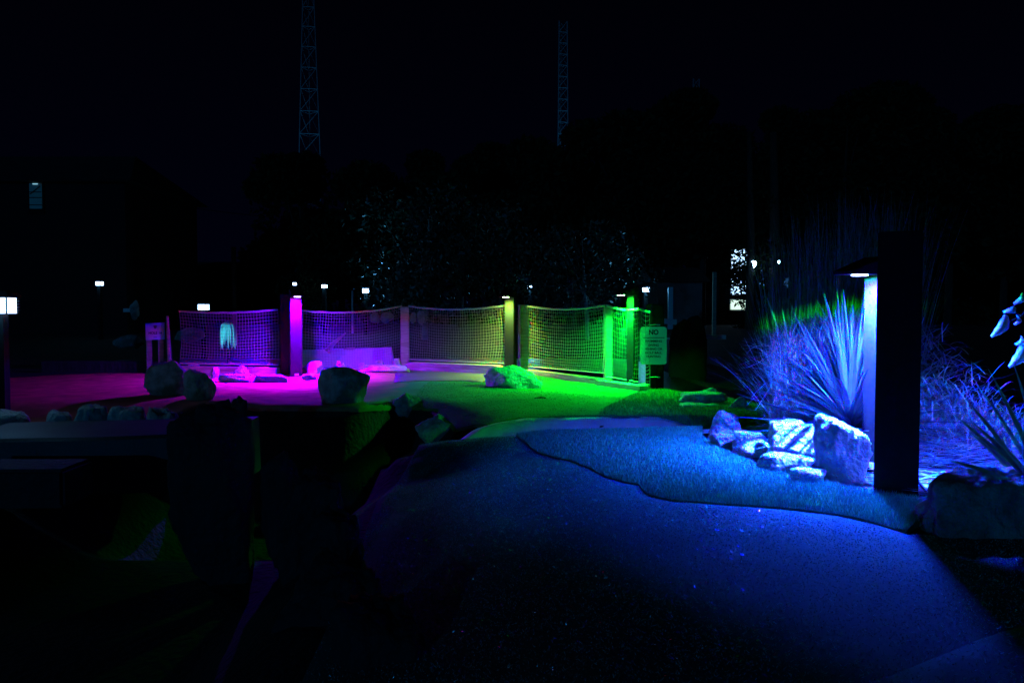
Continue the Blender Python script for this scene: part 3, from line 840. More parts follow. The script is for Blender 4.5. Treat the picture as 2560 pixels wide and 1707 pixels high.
timber((wpt(1501, 9.3)[0], 9.3), (wpt(1612, 8.55)[0], 8.55), -0.03, zat(1560, 957, 8.9), 0.13, f5, 0, lab='short end timber lying before the green bollard')
post('post', wpt(1638, 9.35)[0], 9.35, -0.1, zat(1630, 760, 9.35), 0.16, f5, 0.3, 'black', 'thick dark end post behind the warning sign')

# thin grey wires with clips near the end posts
for (u, v, y, lb) in ((1296, 797, 11.1, 'upper steel clip on the post right of the yellow green bollard'), (1296, 897, 11.1, 'lower steel clip on the post right of the yellow green bollard'), (1634, 812, 8.9, 'steel clip above the warning sign'), (1634, 941, 8.9, 'steel clip below the warning sign')):
    p = PD(u, v, y)
    m = MB(); m.tube([(p.x - 0.06, p.y - 0.09, p.z), (p.x, p.y - 0.1, p.z + 0.004), (p.x + 0.05, p.y - 0.09, p.z)], 0.004, 5)
    m.box((p.x + 0.04, p.y - 0.1, p.z), (0.03, 0.012, 0.012))
    tag(m.build('wire_clip', M['steel']), lb, 'wire clip')

# pale board and driftwood behind net two
pb = empty('back_board', (0, 0, 0), 0, 'long pale low board standing behind the second net panel', 'board')
m = MB()
x0, x1 = PD(735, 777, 12.3).x, PD(985, 777, 12.3).x
m.add([(x0, 12.3, -0.25), (x1 + .05, 12.3, -0.25), (x1 - 0.05, 12.3, zat(970, 868, 12.3)), (x0, 12.3, zat(750, 876, 12.3)),
       (x0, 12.38, -0.25), (x1 + .05, 12.38, -0.25), (x1 - 0.05, 12.38, zat(970, 868, 12.3)), (x0, 12.38, zat(750, 876, 12.3))],
      [(0, 1, 2, 3), (7, 6, 5, 4), (0, 4, 5, 1), (1, 5, 6, 2), (2, 6, 7, 3), (3, 7, 4, 0)])
m.build('board', M['white'], pb)
m = MB(); p = PD(1028, 885, 12.95); m.box((p.x, 12.2, p.z), (0.14, 0.12, 0.26), 0.3)
tag(m.build('block', M['sleeper'], None, False, 0.01), 'tilted block lit yellow right of the corner post', 'block')
p = PD(818, 875, 12.2); q = PD(866, 832, 12.2)
m = MB(); m.tube([(p.x, 12.2, p.z - .02), (p.x + 0.09, 12.2, p.z + 0.1), (q.x - 0.1, 12.18, q.z - 0.08), (q.x, 12.15, q.z)], [0.05, 0.035, 0.02, 0.012], 7)
tag(m.build('driftwood', M['wood'], None, True), 'slanting driftwood branch behind the second net panel', 'branch')
p = PD(868, 873, 12.3)
m = MB()
m.add([(p.x - 0.08, 12.33, p.z), (p.x + 0.02, 12.2, p.z + 0.03), (p.x + 0.13, 12.25, p.z + 0.035), (p.x + 0.05, 12.4, p.z - 0.0),
       (p.x - 0.08, 12.33, p.z - .012), (p.x + 0.02, 12.2, p.z + 0.018), (p.x + 0.13, 12.25, p.z + 0.023), (p.x + 0.05, 12.4, p.z - 0.012)], [(0, 1, 2, 3), (7, 6, 5, 4), (0, 4, 5, 1), (1, 5, 6, 2), (2, 6, 7, 3), (3, 7, 4, 0)])
tag(m.build('dry_leaf', M['straw']), 'large curled dry leaf lying on top of the pale board', 'leaf')

# bell fountain seen through the left net
c = PD(571, 830, 15.5)
m = MB()
for k in range(110):
    a = rng.uniform(0, 2 * math.pi); r0 = 0.12 + rng.uniform(-.02, .02)
    L = rng.uniform(0.25, 0.5)
    pts = []
    for i in range(7):
        s = i / 6
        rr = r0 * min(1, math.sin(min(1, s * 1.6) * math.pi / 2)) * (1 + 0.1 * s)
        pts.append((c.x + rr * math.cos(a), 15.5 + rr * math.sin(a), c.z + 0.2 - L * s * s - 0.03 * s + rng.uniform(-.006, .006)))
    m.tube(pts, [0.016] * 3 + [0.011, 0.009, 0.007, 0.004], 4)
ff = empty('fountain', (0, 0, 0), 0, 'small bell shaped fountain jet on the pond behind the left net', 'fountain')
m.build('water_bell', M['foam'], ff, True)
m = MB(); m.tube([(c.x, 15.5, -0.2), (c.x, 15.5, c.z + 0.19)], 0.03, 8); m.build('nozzle', M['black'], ff)
l = bpy.data.lights.new('fountain_light', 'SPOT'); l.energy = 60; l.color = (0.05, 0.8, 0.95); l.spot_size = R(50); l.shadow_soft_size = 0.05
o = bpy.data.objects.new('fountain_light', l); o.location = (c.x, 14.6, -0.05); COL.objects.link(o); o.parent = ff
o.rotation_euler = Vector((0, 0.9, 0.55)).to_track_quat('-Z', 'Y').to_euler()

# ------------------------------------------------------------------ signs
def text_mesh(txt, size, width=None, bold=0.02, spacing=1.0):
    cu = bpy.data.curves.new('txt', 'FONT')
    cu.body = txt; cu.size = size; cu.align_x = 'CENTER'; cu.align_y = 'CENTER'
    cu.offset = bold * size; cu.space_character = spacing; cu.extrude = 0.0008
    o = bpy.data.objects.new('txt', cu); COL.objects.link(o)
    dg = bpy.context.evaluated_depsgraph_get()
    me = bpy.data.meshes.new_from_object(o.evaluated_get(dg))
    bpy.data.objects.remove(o)
    if width:
        xs = [v.co.x for v in me.vertices]
        k = width / (max(xs) - min(xs)); mid = (max(xs) + min(xs)) / 2
        for v in me.vertices: v.co.x = (v.co.x - mid) * k
    return me

def rounded_plate(w, h, r, th):
    m = MB(); n = 6; pts = []
    for cx, cz, a0_ in ((w / 2 - r, h / 2 - r, 0), (-w / 2 + r, h / 2 - r, 90), (-w / 2 + r, -h / 2 + r, 180), (w / 2 - r, -h / 2 + r, 270)):
        for k in range(n + 1):
            a = R(a0_ + 90 * k / n); pts.append((cx + r * math.cos(a), cz + r * math.sin(a)))
    k = len(pts)
    m.add([(x, 0, z) for x, z in pts] + [(x, th, z) for x, z in pts],
          [tuple(range(k)), tuple(reversed(range(k, 2 * k)))] + [(i, i + k, (i + 1) % k + k, (i + 1) % k) for i in range(k)])
    return m

ys = 8.93
pc = PD(1634, 864, ys)
S = ys / FPX
sg = empty('warning_sign', (pc.x, ys, pc.z), 0.0, 'white warning sign forbidding swimming and golf ball hunting', 'sign')
W_, H_ = 66 * S, 94 * S
rounded_plate(W_, H_, 0.028, 0.004).build('plate', M['signface'], sg)
def put_text(txt, dz, size, width, parent, bold=0.03, dx=0.0, yy=-0.002, m='ink'):
    me = text_mesh(txt, size, width, bold)
    o = link('lettering', me, M[m], parent)
    o.rotation_euler = (R(90), 0, 0); o.location = (dx, yy, dz)
    return o
put_text('NO', (864 - 831) * S, 0.075, 24 * S, sg, 0.04)
m = MB(); m.box((0, -0.002, (864 - 844) * S), (54 * S, 0.002, 1.8 * S)); m.build('rule', M['ink'], sg)
for tx, vv, ww in (('SWIMMING', 853, 42), ('DIVING', 863, 26), ('FISHING OR', 872.5, 44), ('GOLF BALL', 882, 42), ('HUNTING', 891.5, 35)):
    put_text(tx, (864 - vv) * S, 0.034, ww * S, sg, 0.03)
m = MB(); m.box((0.0, 0.04, -0.25), (0.06, 0.05, 0.62)); m.build('post', M['black'], sg)
m = MB(); m.tube([(0, -0.004, 0.042 + 0.13), (0, -0.001, 0.042 + 0.13)], 0.005, 8); m.build('screw', M['black'], sg)

# hole sign with printed sunset face
def sunset_mat():
    m = bpy.data.materials.new('printed_sunset'); m.use_nodes = True
    nt = m.node_tree; b = nt.nodes['Principled BSDF']; b.inputs['Roughness'].default_value = 0.5
    t = nt.nodes.new('ShaderNodeTexCoord'); s = nt.nodes.new('ShaderNodeSeparateXYZ'); nt.links.new(t.outputs['Object'], s.inputs[0])
    n = nt.nodes.new('ShaderNodeTexNoise'); n.inputs['Scale'].default_value = 7; nt.links.new(t.outputs['Object'], n.inputs['Vector'])
    a = nt.nodes.new('ShaderNodeMath'); a.operation = 'MULTIPLY_ADD'; nt.links.new(n.outputs['Fac'], a.inputs[0]); a.inputs[1].default_value = 0.14
    nt.links.new(s.outputs['Z'], a.inputs[2])
    a2 = nt.nodes.new('ShaderNodeMath'); a2.operation = 'MULTIPLY_ADD'; nt.links.new(s.outputs['X'], a2.inputs[0]); a2.inputs[1].default_value = -0.25; nt.links.new(a.outputs[0], a2.inputs[2])
    mr = nt.nodes.new('ShaderNodeMapRange'); mr.inputs['From Min'].default_value = -0.05; mr.inputs['From Max'].default_value = 0.22; nt.links.new(a2.outputs[0], mr.inputs['Value'])
    r = nt.nodes.new('ShaderNodeValToRGB'); cr = r.color_ramp
    cr.elements[0].position = 0; cr.elements[0].color = (0.55, 0.5, 0.75, 1)
    cr.elements[1].position = 1; cr.elements[1].color = (0.02, 0.1, 0.8, 1)
    e1 = cr.elements.new(0.45); e1.color = (0.8, 0.4, 0.45, 1)
    e2 = cr.elements.new(0.72); e2.color = (0.3, 0.2, 0.7, 1)
    nt.links.new(mr.outputs[0], r.inputs[0]); nt.links.new(r.outputs[0], b.inputs['Base Color'])
    return m
yh = 11.3
hp = PD(388, 828, yh); S2 = yh / FPX
hs = empty('hole_sign', (hp.x, yh, hp.z), 0.5, 'hole 14 sign with a printed sunset on two wooden posts', 'sign')
m = MB(); m.add([(-22 * S2, 0, -22 * S2), (22 * S2, 0, -20.5 * S2), (22 * S2, 0, 21.5 * S2), (-22 * S2, 0, 20 * S2), (-22 * S2, .006, -22 * S2), (22 * S2, .006, -20.5 * S2), (22 * S2, .006, 21.5 * S2), (-22 * S2, .006, 20 * S2)],
               [(0, 1, 2, 3), (7, 6, 5, 4), (0, 4, 5, 1), (1, 5, 6, 2), (2, 6, 7, 3), (3, 7, 4, 0)])
m.build('panel', sunset_mat(), hs)
put_text('HOLE 14', -4.5 * S2, 0.05, 30 * S2, hs, 0.03)
m = MB(); m.add([(-4.5 * S2, -.002, 13 * S2), (4.5 * S2, -.002, 13.2 * S2), (2.6 * S2, -.002, 8 * S2), (0, -.002, 6 * S2), (-2.6 * S2, -.002, 8 * S2), (-2 * S2, -.002, 14.5 * S2), (2 * S2, -.002, 14.6 * S2)], [(0, 4, 3, 2, 1, 6, 5)])
m.build('emblem', mat('emblem_ink', (0.08, 0.05, 0.12), (0.05, 0.03, 0.08)), hs)
m = MB(); m.box((0, -.002, -15 * S2), (8 * S2, .002, 1.2 * S2)); m.build('rule', M['ink'], hs)
for dx in (-14, 13):
    m = MB(); m.box((dx * S2, 0.05, -0.32), (13 * S2, 0.06, 0.75)); m.build('leg', M['wood'], hs, False, 0.005)
p = PD(422, 850, 11.3)
m = MB(); m.tube([(p.x + .02, p.y, -0.05), (p.x, p.y, 0.3), (p.x - .015, p.y, zat(422, 790, 11.1))], [0.036, 0.032, 0.02], 10)
tag(m.build('pole', M['wood'], None, True), 'slim leaning pink pole right of the hole sign', 'pole')

# ------------------------------------------------------------------ plants
def strip(m, base, az, L, w, el0, el1, n=6, fold=0.25, twist=0.0, wob=0.0):
    """curved tapering leaf strip with a central fold; el0, el1 elevation at root and tip"""
    p = Vector(base); pts = []; step = L / n
    for i in range(n + 1):
        s = i / n
        el = el0 + (el1 - el0) * s ** 1.5
        a = az + twist * s
        d = Vector((math.cos(el) * math.cos(a), math.cos(el) * math.sin(a), math.sin(el)))
        side = Vector((-math.sin(a), math.cos(a), 0))
        up = side.cross(d) * -1
        ww = w * (0.55 + 0.45 * math.sin(math.pi * min(1, s * 1.35 + 0.15))) * (1 - s ** 3) * 0.5 + 0.0006
        pts.append((p - side * ww + up * ww * fold * 2, p.copy(), p + side * ww + up * ww * fold * 2))
        p = p + d * step
    vs = [q for tr in pts for q in tr]
    fs = []
    for i in range(n):
        for k in range(2):
            a = i * 3 + k
            fs.append((a, a + 1, a + 4, a + 3))
    m.add(vs, fs)

# yucca: each sword leaf a part, a few leaf shapes shared
yb = PD(2124, 1052, 4.75)
yz = H(yb.x, 4.75)
yu = empty('yucca', (yb.x, 4.75, yz), 0, 'spiky yucca with sword leaves left of the near bollard', 'plant')
variants = []
for k in range(9):
    m = MB()
    L = [0.62, 0.7, 0.78, 0.66, 0.72, 0.6, 0.5, 0.74, 0.58][k]
    strip(m, (0, 0, 0), 0, L, 0.036, 0, [-0.2, -0.35, -0.1, -0.6, -0.25, -0.9, -0.5, 0.05, -0.15][k], n=7)
    variants.append(m.mesh('leaf'))
for v_ in variants:
    v_.materials.append(M['yucca'])
nleaf = 250
for k in range(nleaf):
    s = k / nleaf
    el = R(84 - 102 * s ** 0.95 + rng.uniform(-7, 7))
    az = k * 2.39996 + rng.uniform(-.2, .2)
    me = variants[int(rng.integers(0, 9))]
    o = bpy.data.objects.new('leaf', me); COL.objects.link(o); o.parent = yu
    o.rotation_euler = (rng.uniform(-.3, .3), -el, az)
    o.location = (0.03 * math.cos(az), 0.03 * math.sin(az), 0.26 - 0.2 * s)
    f = 1.05 - 0.1 * s + rng.uniform(-.12, .08)
    o.scale = (f, rng.uniform(0.8, 1.15), 1)
m = MB(); m.tube([(0, 0, -0.05), (0, 0, 0.1), (0, 0.01, 0.27)], [0.06, 0.07, 0.05], 10); m.build('trunk', M['bark'], yu, True)
m = MB()
for k in range(60):
    az = rng.uniform(0, 6.28); strip(m, (0.03 * math.cos(az), 0.03 * math.sin(az), rng.uniform(0.0, .12)), az, rng.uniform(.2, .5), .02, R(rng.uniform(-10, 25)), R(rng.uniform(-70, -20)), 5, twist=rng.uniform(-.5, .5))
o = m.build('dead_leaves', M['straw'], yu); o['kind'] = 'stuff'

# tall reeds behind the yucca
m = MB()
for k in range(1700):
    y = rng.uniform(5.2, 6.5); x = rng.uniform(PD(1935, 777, y).x, PD(2290, 777, y).x)
    hh = rng.uniform(0.9, 1.6) * (0.75 + 0.3 * min(1, (x - 1.7) / 0.4))
    strip(m, (x, y, H(x, y) - 0.02), rng.uniform(0, 6.28), hh, rng.uniform(.003, .007), R(rng.uniform(76, 90)), R(rng.uniform(60, 92)), 5)
o = m.build('reeds', M['reed']); tag(o, 'tall thin reeds fading into the dark behind the yucca', kind='stuff')
# bent straw between reeds and yucca
m = MB()
for k in range(3200):
    y = rng.uniform(4.95, 5.4); x = rng.uniform(PD(1925, 777, y).x, 2.4)
    z = H(x, y) + rng.uniform(0.0, 0.68)
    strip(m, (x, y, z), rng.uniform(0, 6.28), rng.uniform(.08, .28), rng.uniform(.003, .006), R(rng.uniform(-40, 85)), R(rng.uniform(-60, 60)), 4, twist=rng.uniform(-1, 1))
for k in range(170):                     # long feathery stems fanning out to the left
    x = rng.uniform(1.75, 2.1); y = rng.uniform(4.95, 5.3)
    strip(m, (x, y, H(x, y)), math.pi + rng.uniform(-.9, .9), rng.uniform(.4, .8), rng.uniform(.003, .007), R(rng.uniform(50, 85)), R(rng.uniform(0, 75)), 7, twist=rng.uniform(-.4, .4))
o = m.build('dry_grass', M['straw']); tag(o, 'tangle of bent dry grass behind the sword leaves', kind='stuff')
# tall seed stems
for (u0, v0, u1, v1) in ((1985, 900, 1918, 745), (1990, 905, 1955, 770)):
    p = PD(u0, v0, 5.1); q = PD(u1, v1, 5.1)
    m = MB(); mid = (p + q) / 2 + Vector((-.01, 0, -.02))
    m.tube([onH(p, 0)[:], p[:], mid[:], q[:]], [0.003, 0.003, 0.0025, 0.002], 4)
    m.tube([mid[:], (mid + (q - mid) * .5)[:], q[:]], [0.003, 0.009, 0.002], 5)
    tag(m.build('seed_stem', M['reed']), 'feathery seed stem ' + ('reaching highest left of the reeds' if u1 < 1930 else 'standing close right of the highest one'), 'grass stem')

# straw heap at the right and litter on the ground
m = MB()
for k in range(4200):
    t = rng.random()
    x = rng.uniform(2.15, 3.4); y = rng.uniform(4.55, 5.6)
    top = 0.75 * math.exp(-((x - 2.35) / 0.55) ** 2)
    z = H(x, y) + rng.uniform(0.0, 1) ** 1.3 * top
    strip(m, (x, y, z), rng.uniform(0, 6.28), rng.uniform(.08, .24), rng.uniform(.003, .006), R(rng.uniform(-60, 70)), R(rng.uniform(-80, 50)), 4, twist=rng.uniform(-.8, .8))
o = m.build('straw_heap', M['straw']); tag(o, 'heap of tangled straw right of the near bollard', kind='stuff')
m = MB()
for k in range(1500):
    x = rng.uniform(1.95, 3.4); y = rng.uniform(3.5, 5.0)
    strip(m, (x, y, H(x, y) + rng.uniform(0, .03)), rng.uniform(-.7, .7) + (math.pi if rng.random() < .5 else 0), rng.uniform(.06, .3), rng.uniform(.003, .007), R(rng.uniform(-5, 14)), R(rng.uniform(-20, 6)), 3)
o = m.build('straw_litter', M['straw']); tag(o, 'flat straw litter on the ground behind the near bollard', kind='stuff')

# flax leaves entering at the right edge
fx = empty('flax_plant', (PD(2640, 1060, 3.3).x, 3.3, -0.02), 0, 'flax plant with long thin leaves entering from the right edge', 'plant')
bx, bz = fx.location.x, fx.location.z
for (u, v, d_, droop) in ((2412, 997, 3.2, 1), (2496, 973, 3.25, 1), (2500, 985, 3.3, 1), (2418, 1047, 3.1, .9), (2445, 1088, 3.1, .9), (2355, 1148, 2.95, .8), (2470, 922, 3.4, 1), (2378, 1032, 3.4, 1), (2415, 1074, 3.35, .9), (2480, 1092, 3.0, .9), (2530, 900, 3.5, 1), (2440, 960, 3.6, 1), (2600, 820, 3.4, 1), (2650, 850, 3.2, 1), (2720, 900, 3.2, 1)):
    tip = PD(u, v, d_) - Vector((bx, 3.3, bz))
    root = Vector((rng.uniform(-.03, .03), rng.uniform(-.03, .03), 0.05))
    mid = (root + tip) / 2 + Vector((0, 0, 0.09 * (tip - root).length))
    m = MB(); n = 9; vs = []
    side = Vector((0, 1, 0)).cross(tip - root).normalized()
    for i in range(n + 1):
        s = i / n
        p = root * (1 - s) ** 2 + mid * 2 * s * (1 - s) + tip * s * s
        w = 0.011 * (1 - s ** 3) + 0.0004
        vs += [p - side * w + Vector((0, -.003, 0)), p, p + side * w + Vector((0, -.003, 0))]
    m.add(vs, [(i * 3 + k, i * 3 + k + 1, i * 3 + k + 4, i * 3 + k + 3) for i in range(n) for k in range(2)])
    m.build('leaf', M['phormium'], fx)

# twig with broad leaves hanging in at the right edge
tw = empty('leafy_twig', (0, 0, 0), 0, 'overhanging twig with bright broad leaves at the right edge', 'branch')
yt = 3.9
pts = [PD(2660, 640, yt), PD(2600, 720, yt), PD(2555, 790, yt), PD(2530, 800, yt)]
m = MB(); m.tube([p[:] for p in pts], [0.01, 0.007, 0.004, 0.003], 6)
p2 = [PD(2600, 720, yt), PD(2620, 800, yt), PD(2575, 860, yt)]
m.tube([p[:] for p in p2], [0.006, 0.005, 0.003], 6)
p3 = [PD(2555, 790, yt), PD(2520, 770, yt), PD(2510, 800, yt)]
m.tube([p[:] for p in p3], [0.004, 0.003, 0.002], 6)
m.build('stem', M['bark'], tw, True)
def broad(pa, pb_, w, parent, m_='broad'):
    m = MB(); n = 8; vs = []
    ax = (pb_ - pa); side = ax.cross(Vector((0.25, 1, 0.2))).normalized()
    for i in range(n + 1):
        s = i / n; ww = w * math.sin(math.pi * min(.999, s * .93 + .05)) ** 0.8 * .8 * (1.05 - s) ** .35 * (1 + .12 * math.sin(i * 2.3)) + .0005
        c = pa + ax * s + Vector((0, -1, 0)) * 0.03 * math.sin(math.pi * s)
        vs += [c - side * ww + Vector((0, .012, 0.004)), c, c + side * ww + Vector((0, .006, -.004))]
    m.add(vs, [(i * 3 + k, i * 3 + k + 1, i * 3 + k + 4, i * 3 + k + 3) for i in range(n) for k in range(2)])
    o = m.build('leaf', M[m_], parent, True)
    md = o.modifiers.new('thickness', 'SOLIDIFY'); md.thickness = 0.0015
for (ua, va, ub, vb, w) in ((2520, 790, 2480, 842, .035), (2575, 850, 2524, 918, .045), (2590, 820, 2562, 862, .03), (2540, 770, 2510, 780, .018), (2545, 790, 2538, 812, .012), (2560, 735, 2536, 760, .018), (2600, 860, 2560, 905, .035), (2640, 700, 2600, 760, .04), (2556, 842, 2540, 862, .012)):
    broad(PD(ua, va, yt), PD(ub, vb, yt), w, tw)

# cable at the near bollard foot
m = MB(); p = [PD(2288, 1165, 3.8), PD(2296, 1205, 3.75), PD(2318, 1232, 3.7), PD(2345, 1243, 3.68), PD(2400, 1246, 3.7)]
m.tube([q[:] for q in p], 0.006, 6)
tag(m.build('cable', M['rubber'], None, True), 'black cable curling from the near bollard foot into the straw', 'cable')
# drain grate glint on path, golf debris twig on far green
p = P(1505, 1073); m = MB(); m.box((p.x, p.y + 0.02, p.z + 0.014), (0.035, 0.02, 0.014), 0.4); m.tube([(p.x - .02, p.y, p.z + .008), (p.x + .06, p.y + .03, p.z + .012)], 0.004, 5)
tag(m.build('twig', M['bark']), 'short twig with wet glint lying on the path', 'twig')
p = P(1350, 998); m = MB()
m.tube([(p.x - .05, p.y, p.z + .012), (p.x + .0, p.y + .06, p.z + .014), (p.x + .06, p.y + .02, p.z + .012)], 0.004, 4); m.tube([(p.x - .03, p.y + 0.02, p.z + .012), (p.x + .05, p.y + .0, p.z + .016)], 0.003, 4)
tag(m.build('twig', M['bark']), 'dry twig lying in the middle of the green lit turf', 'twig')

# ------------------------------------------------------------------ background: trees
def tree(x, y, h, rx, name, label, group, seed, nleaf=9000, leaf=0.13, gap=0.0, lowest=0.25, trunk_r=0.14, bark='bark', lumps=14, zbase=None):
    r = np.random.default_rng(seed)
    z0 = H(x, y) if zbase is None else zbase
    t = empty(name, (x, y, z0), 0, label, 'tree', group)
    m = MB()
    lean = r.uniform(-.25, .25)
    m.tube([(0, 0, -0.3), (lean * .2, 0, h * .25), (lean * .6, .1, h * .5), (lean, 0, h * .85)], [trunk_r, trunk_r * .8, trunk_r * .55, trunk_r * .12], 8)
    C = []
    for k in range(lumps):
        a = r.uniform(0, 6.28); zz = r.uniform(lowest, 1.0) * h
        prof = math.sin(math.pi * min(1, max(0.08, (zz / h - lowest * .6) / (1.08 - lowest * .6)))) ** 0.6
        rr = rx * prof * r.uniform(.2, .8)
        c = np.array([rr * math.cos(a), rr * math.sin(a), zz - rx * .22]); C.append((c, rx * r.uniform(.32, .55) * (0.6 + 0.4 * prof)))
        if k < 9:
            b0 = h * r.uniform(.2, .55)
            m.tube([(lean * .4, 0, b0), (c[0] * .5, c[1] * .5, (b0 + c[2]) / 2 + .1), (c[0], c[1], c[2])], [trunk_r * .35, trunk_r * .2, trunk_r * .06], 5)
    m.build('trunk', M[bark], t, True)
    per = nleaf // lumps
    Vs = []
    for c, rad in C:
        d = r.normal(size=(per, 3)); d /= np.linalg.norm(d, axis=1)[:, None]
        q = c + d * rad * (r.uniform(0, 1, per) ** 0.45)[:, None] * np.array([1.1, 1.1, .75])
        Vs.append(q)
    Q = np.concatenate(Vs); k = len(Q)
    a = r.normal(size=(k, 3)); a /= np.linalg.norm(a, axis=1)[:, None]
    b = np.cross(a, r.normal(size=(k, 3))); b /= np.linalg.norm(b, axis=1)[:, None]
    s = r.uniform(.6, 1.2, k)[:, None] * leaf
    V = np.stack([Q - a * s, Q + b * s * .45, Q + a * s, Q - b * s * .45], 1).reshape(-1, 3)
    o = link('crown', quick_mesh('crown', V, np.arange(4 * k).reshape(k, 4)), M['lit_leaf' if name == 'young_tree' else 'leaf'], t)
    return t
TL = 'dark tree in the black wood behind the nets'
TG = 'trees of the wood behind the course'
prof = [(745, 388, 29), (850, 384, 31), (950, 392, 28), (1060, 392, 31), (1150, 386, 29), (1250, 378, 31), (1350, 372, 28), (1440, 362, 31)]
tl_each = ['bushy tree standing under the tallest lattice mast', 'tree just right of the one under the tallest mast', 'tree with cool lit leaves above the long middle net', 'low dark tree between both masts', 'dark tree above the yellow green bollard', 'tree over the lit doorway', 'tree standing under the shorter lattice mast', 'tree right of the shorter lattice mast']
for i, (u, v, y) in enumerate(prof):
    top = PD(u, v, y); tree(top.x, y, top.z, 2.1, 'tree', tl_each[i], TG, 200 + i, 15000, .15)
prof2 = [(1560, 300, 27), (1650, 262, 29), (1760, 240, 28), (1990, 232, 30), (2110, 225, 27), (2240, 235, 29), (2380, 250, 26), (2520, 262, 28), (2680, 280, 27)]
for i, (u, v, y) in enumerate(prof2):
    top = PD(u, v, y); tree(top.x, y, top.z, 2.4, 'tall_tree', ['low shouldered tree stepping up from the wood to the high trees', 'tall black tree below the faint distant mast tip', 'high black tree left of the thin leaved floodlit tree', 'high black tree left of the lit bollard head', 'highest black tree above the lit bollard head', 'high black tree above the thick black post', 'high black tree over the straw heap', 'high black tree behind the overhanging twig', 'black tree cut by the right frame edge'][i], TG, 230 + i, 17000, .16, lowest=.3)
# sparse trees in front of the lit building
top = PD(1890, 360, 26); tree(top.x, 26, top.z, 1.8, 'sparse_tree', 'thin leaved tree with the bright floodlight shining through', TG, 260, 15000, .085, lowest=.06, lumps=30)
m = MB()
for (u, w) in ((1872, 0.13), (1932, 0.18)):
    p = PD(u, 777, 24.5); bt = empty('bare_tree', (0, 0, 0), 0, 'bare dark trunk crossing ' + ('the bright lit foliage' if u < 1900 else 'the dark gap between both floodlights'), 'tree', TG); m = MB(); m.tube([(p.x, 24.5, -0.2), (p.x + .05, 24.5, 3), (p.x - .05, 24.5, 6.3)], [w, w * .9, w * .6], 8)
    m.build('trunk', M['bark'], bt, True)
# nearer lit trees with pale trunks
top = PD(1060, 470, 20.5); tree(top.x, 20.5, top.z, 2.3, 'young_tree', 'young tree with faintly blue lit leaves and a pale trunk', TG, 271, 5200, .075, lowest=.28, trunk_r=.09, bark='palebark')
top = PD(1260, 540, 22.5); tree(top.x, 22.5, top.z, 2.0, 'young_tree', 'small tree with scattered bright leaves left of the lit doorway', TG, 272, 3800, .07, lowest=.3, trunk_r=.07, bark='bark')
top = PD(1470, 560, 20.5); tree(top.x, 20.5, top.z, 1.8, 'young_tree', 'small tree behind the right net panel with a few lit leaves', TG, 273, 3600, .07, lowest=.35, trunk_r=.06, bark='palebark')
top = PD(790, 690, 24); tree(top.x, 24, 1.9, 0.8, 'shrub', 'low shrub with pale specks between the two small lanterns', TG, 274, 1500, .06, lowest=.1, trunk_r=.04, lumps=8)
# black woods closing the horizon behind
def hedge(u0, u1, v0, y, name, label, seed, n):
    r = np.random.default_rng(seed)
    x0, x1 = PD(u0, 777, y).x, PD(u1, 777, y).x; zt = PD(1280, v0, y).z
    Q = np.stack([r.uniform(x0, x1, n), y + r.uniform(-.8, .8, n), -0.3 + (zt + .3) * r.uniform(0, 1, n) ** .9], 1)
    Q[:, 2] *= 1 + .06 * np.sin(Q[:, 0] * 1.3)
    a = r.normal(size=(n, 3)); a /= np.linalg.norm(a, axis=1)[:, None]
    b = np.cross(a, r.normal(size=(n, 3))); b /= np.linalg.norm(b, axis=1)[:, None]
    s = r.uniform(.6, 1.2, n)[:, None] * .17
    V = np.stack([Q - a * s, Q + b * s * .6, Q + a * s, Q - b * s * .6], 1).reshape(-1, 3)
    tag(link(name, quick_mesh(name, V, np.arange(4 * n).reshape(n, 4)), M['leaf']), label, kind='stuff')
hedge(640, 1820, 440, 35, 'wood', 'far black wood behind the single trees', 1, 8000)
hedge(1990, 2900, 300, 34, 'wood', 'far black wood behind the tall trees at the right', 2, 50000)
# dark round shrub silhouette near the right shed
m = MB()
c = PD(1717, 830, 12.5)
sh = link('shrub', rock_mesh(301, (.6, .5, 1.0), 4, 12, .05), M['leaf'], None, True); sh.location = (c.x, 12.5, -0.2); tag(sh, 'black rounded clipped shrub in front of the right shed', 'shrub')

# ------------------------------------------------------------------ background: buildings
def gable(x0, x1, y0, y1, zw, zr, wall, roof, label, name='house', hip=0.0):
    t = empty(name, (0, 0, 0), 0, label, 'building')
    m = MB(); m.box(((x0 + x1) / 2, (y0 + y1) / 2, (zw - 0.3) / 2), (x1 - x0, y1 - y0, zw + 0.3)); m.build('wall', M[wall], t)
    m = MB(); ym = (y0 + y1) / 2; e_ = .3
    m.add([(x0 - e_, y0 - e_, zw - .05), (x1 + e_, y0 - e_, zw - .05), (x1 + e_, y1 + e_, zw - .05), (x0 - e_, y1 + e_, zw - .05), (x0 + hip, ym, zr), (x1 - hip, ym, zr)],
          [(0, 1, 5, 4), (2, 3, 4, 5), (1, 2, 5), (3, 0, 4), (3, 2, 1, 0)])
    m.build('roof', M[roof], t)
    return t
yq = 22
h1 = gable(PD(-300, 0, yq).x, PD(312, 0, yq).x - .1, yq, yq + 5, zat(300, 452, yq), zat(100, 392, yq + 2.5), 'housewall', 'roof', 'dark two storey house at the far left', 'house', hip=.85)
wx, wz = PD(79, 0, yq - .03).x, zat(79, 495, yq)
m = MB(); m.box((wx, yq - .01, wz), (.42, .05, .9)); wf = m.build('window_or_lit_wall', M['black'], h1)
m = MB(); m.box((wx, yq - .045, wz + 0.05), (.34, .02, .7)); m.build('pane', emit('dim_window', (0.02, 0.16, 0.15), .025), wf)
m = MB(); m.box((wx, yq - .06, wz + 0.37), (.14, .02, .025)); m.build('lamp_tube', emit('window_lamp', (0.35, 0.8, 1.0), .7), wf)
m = MB()
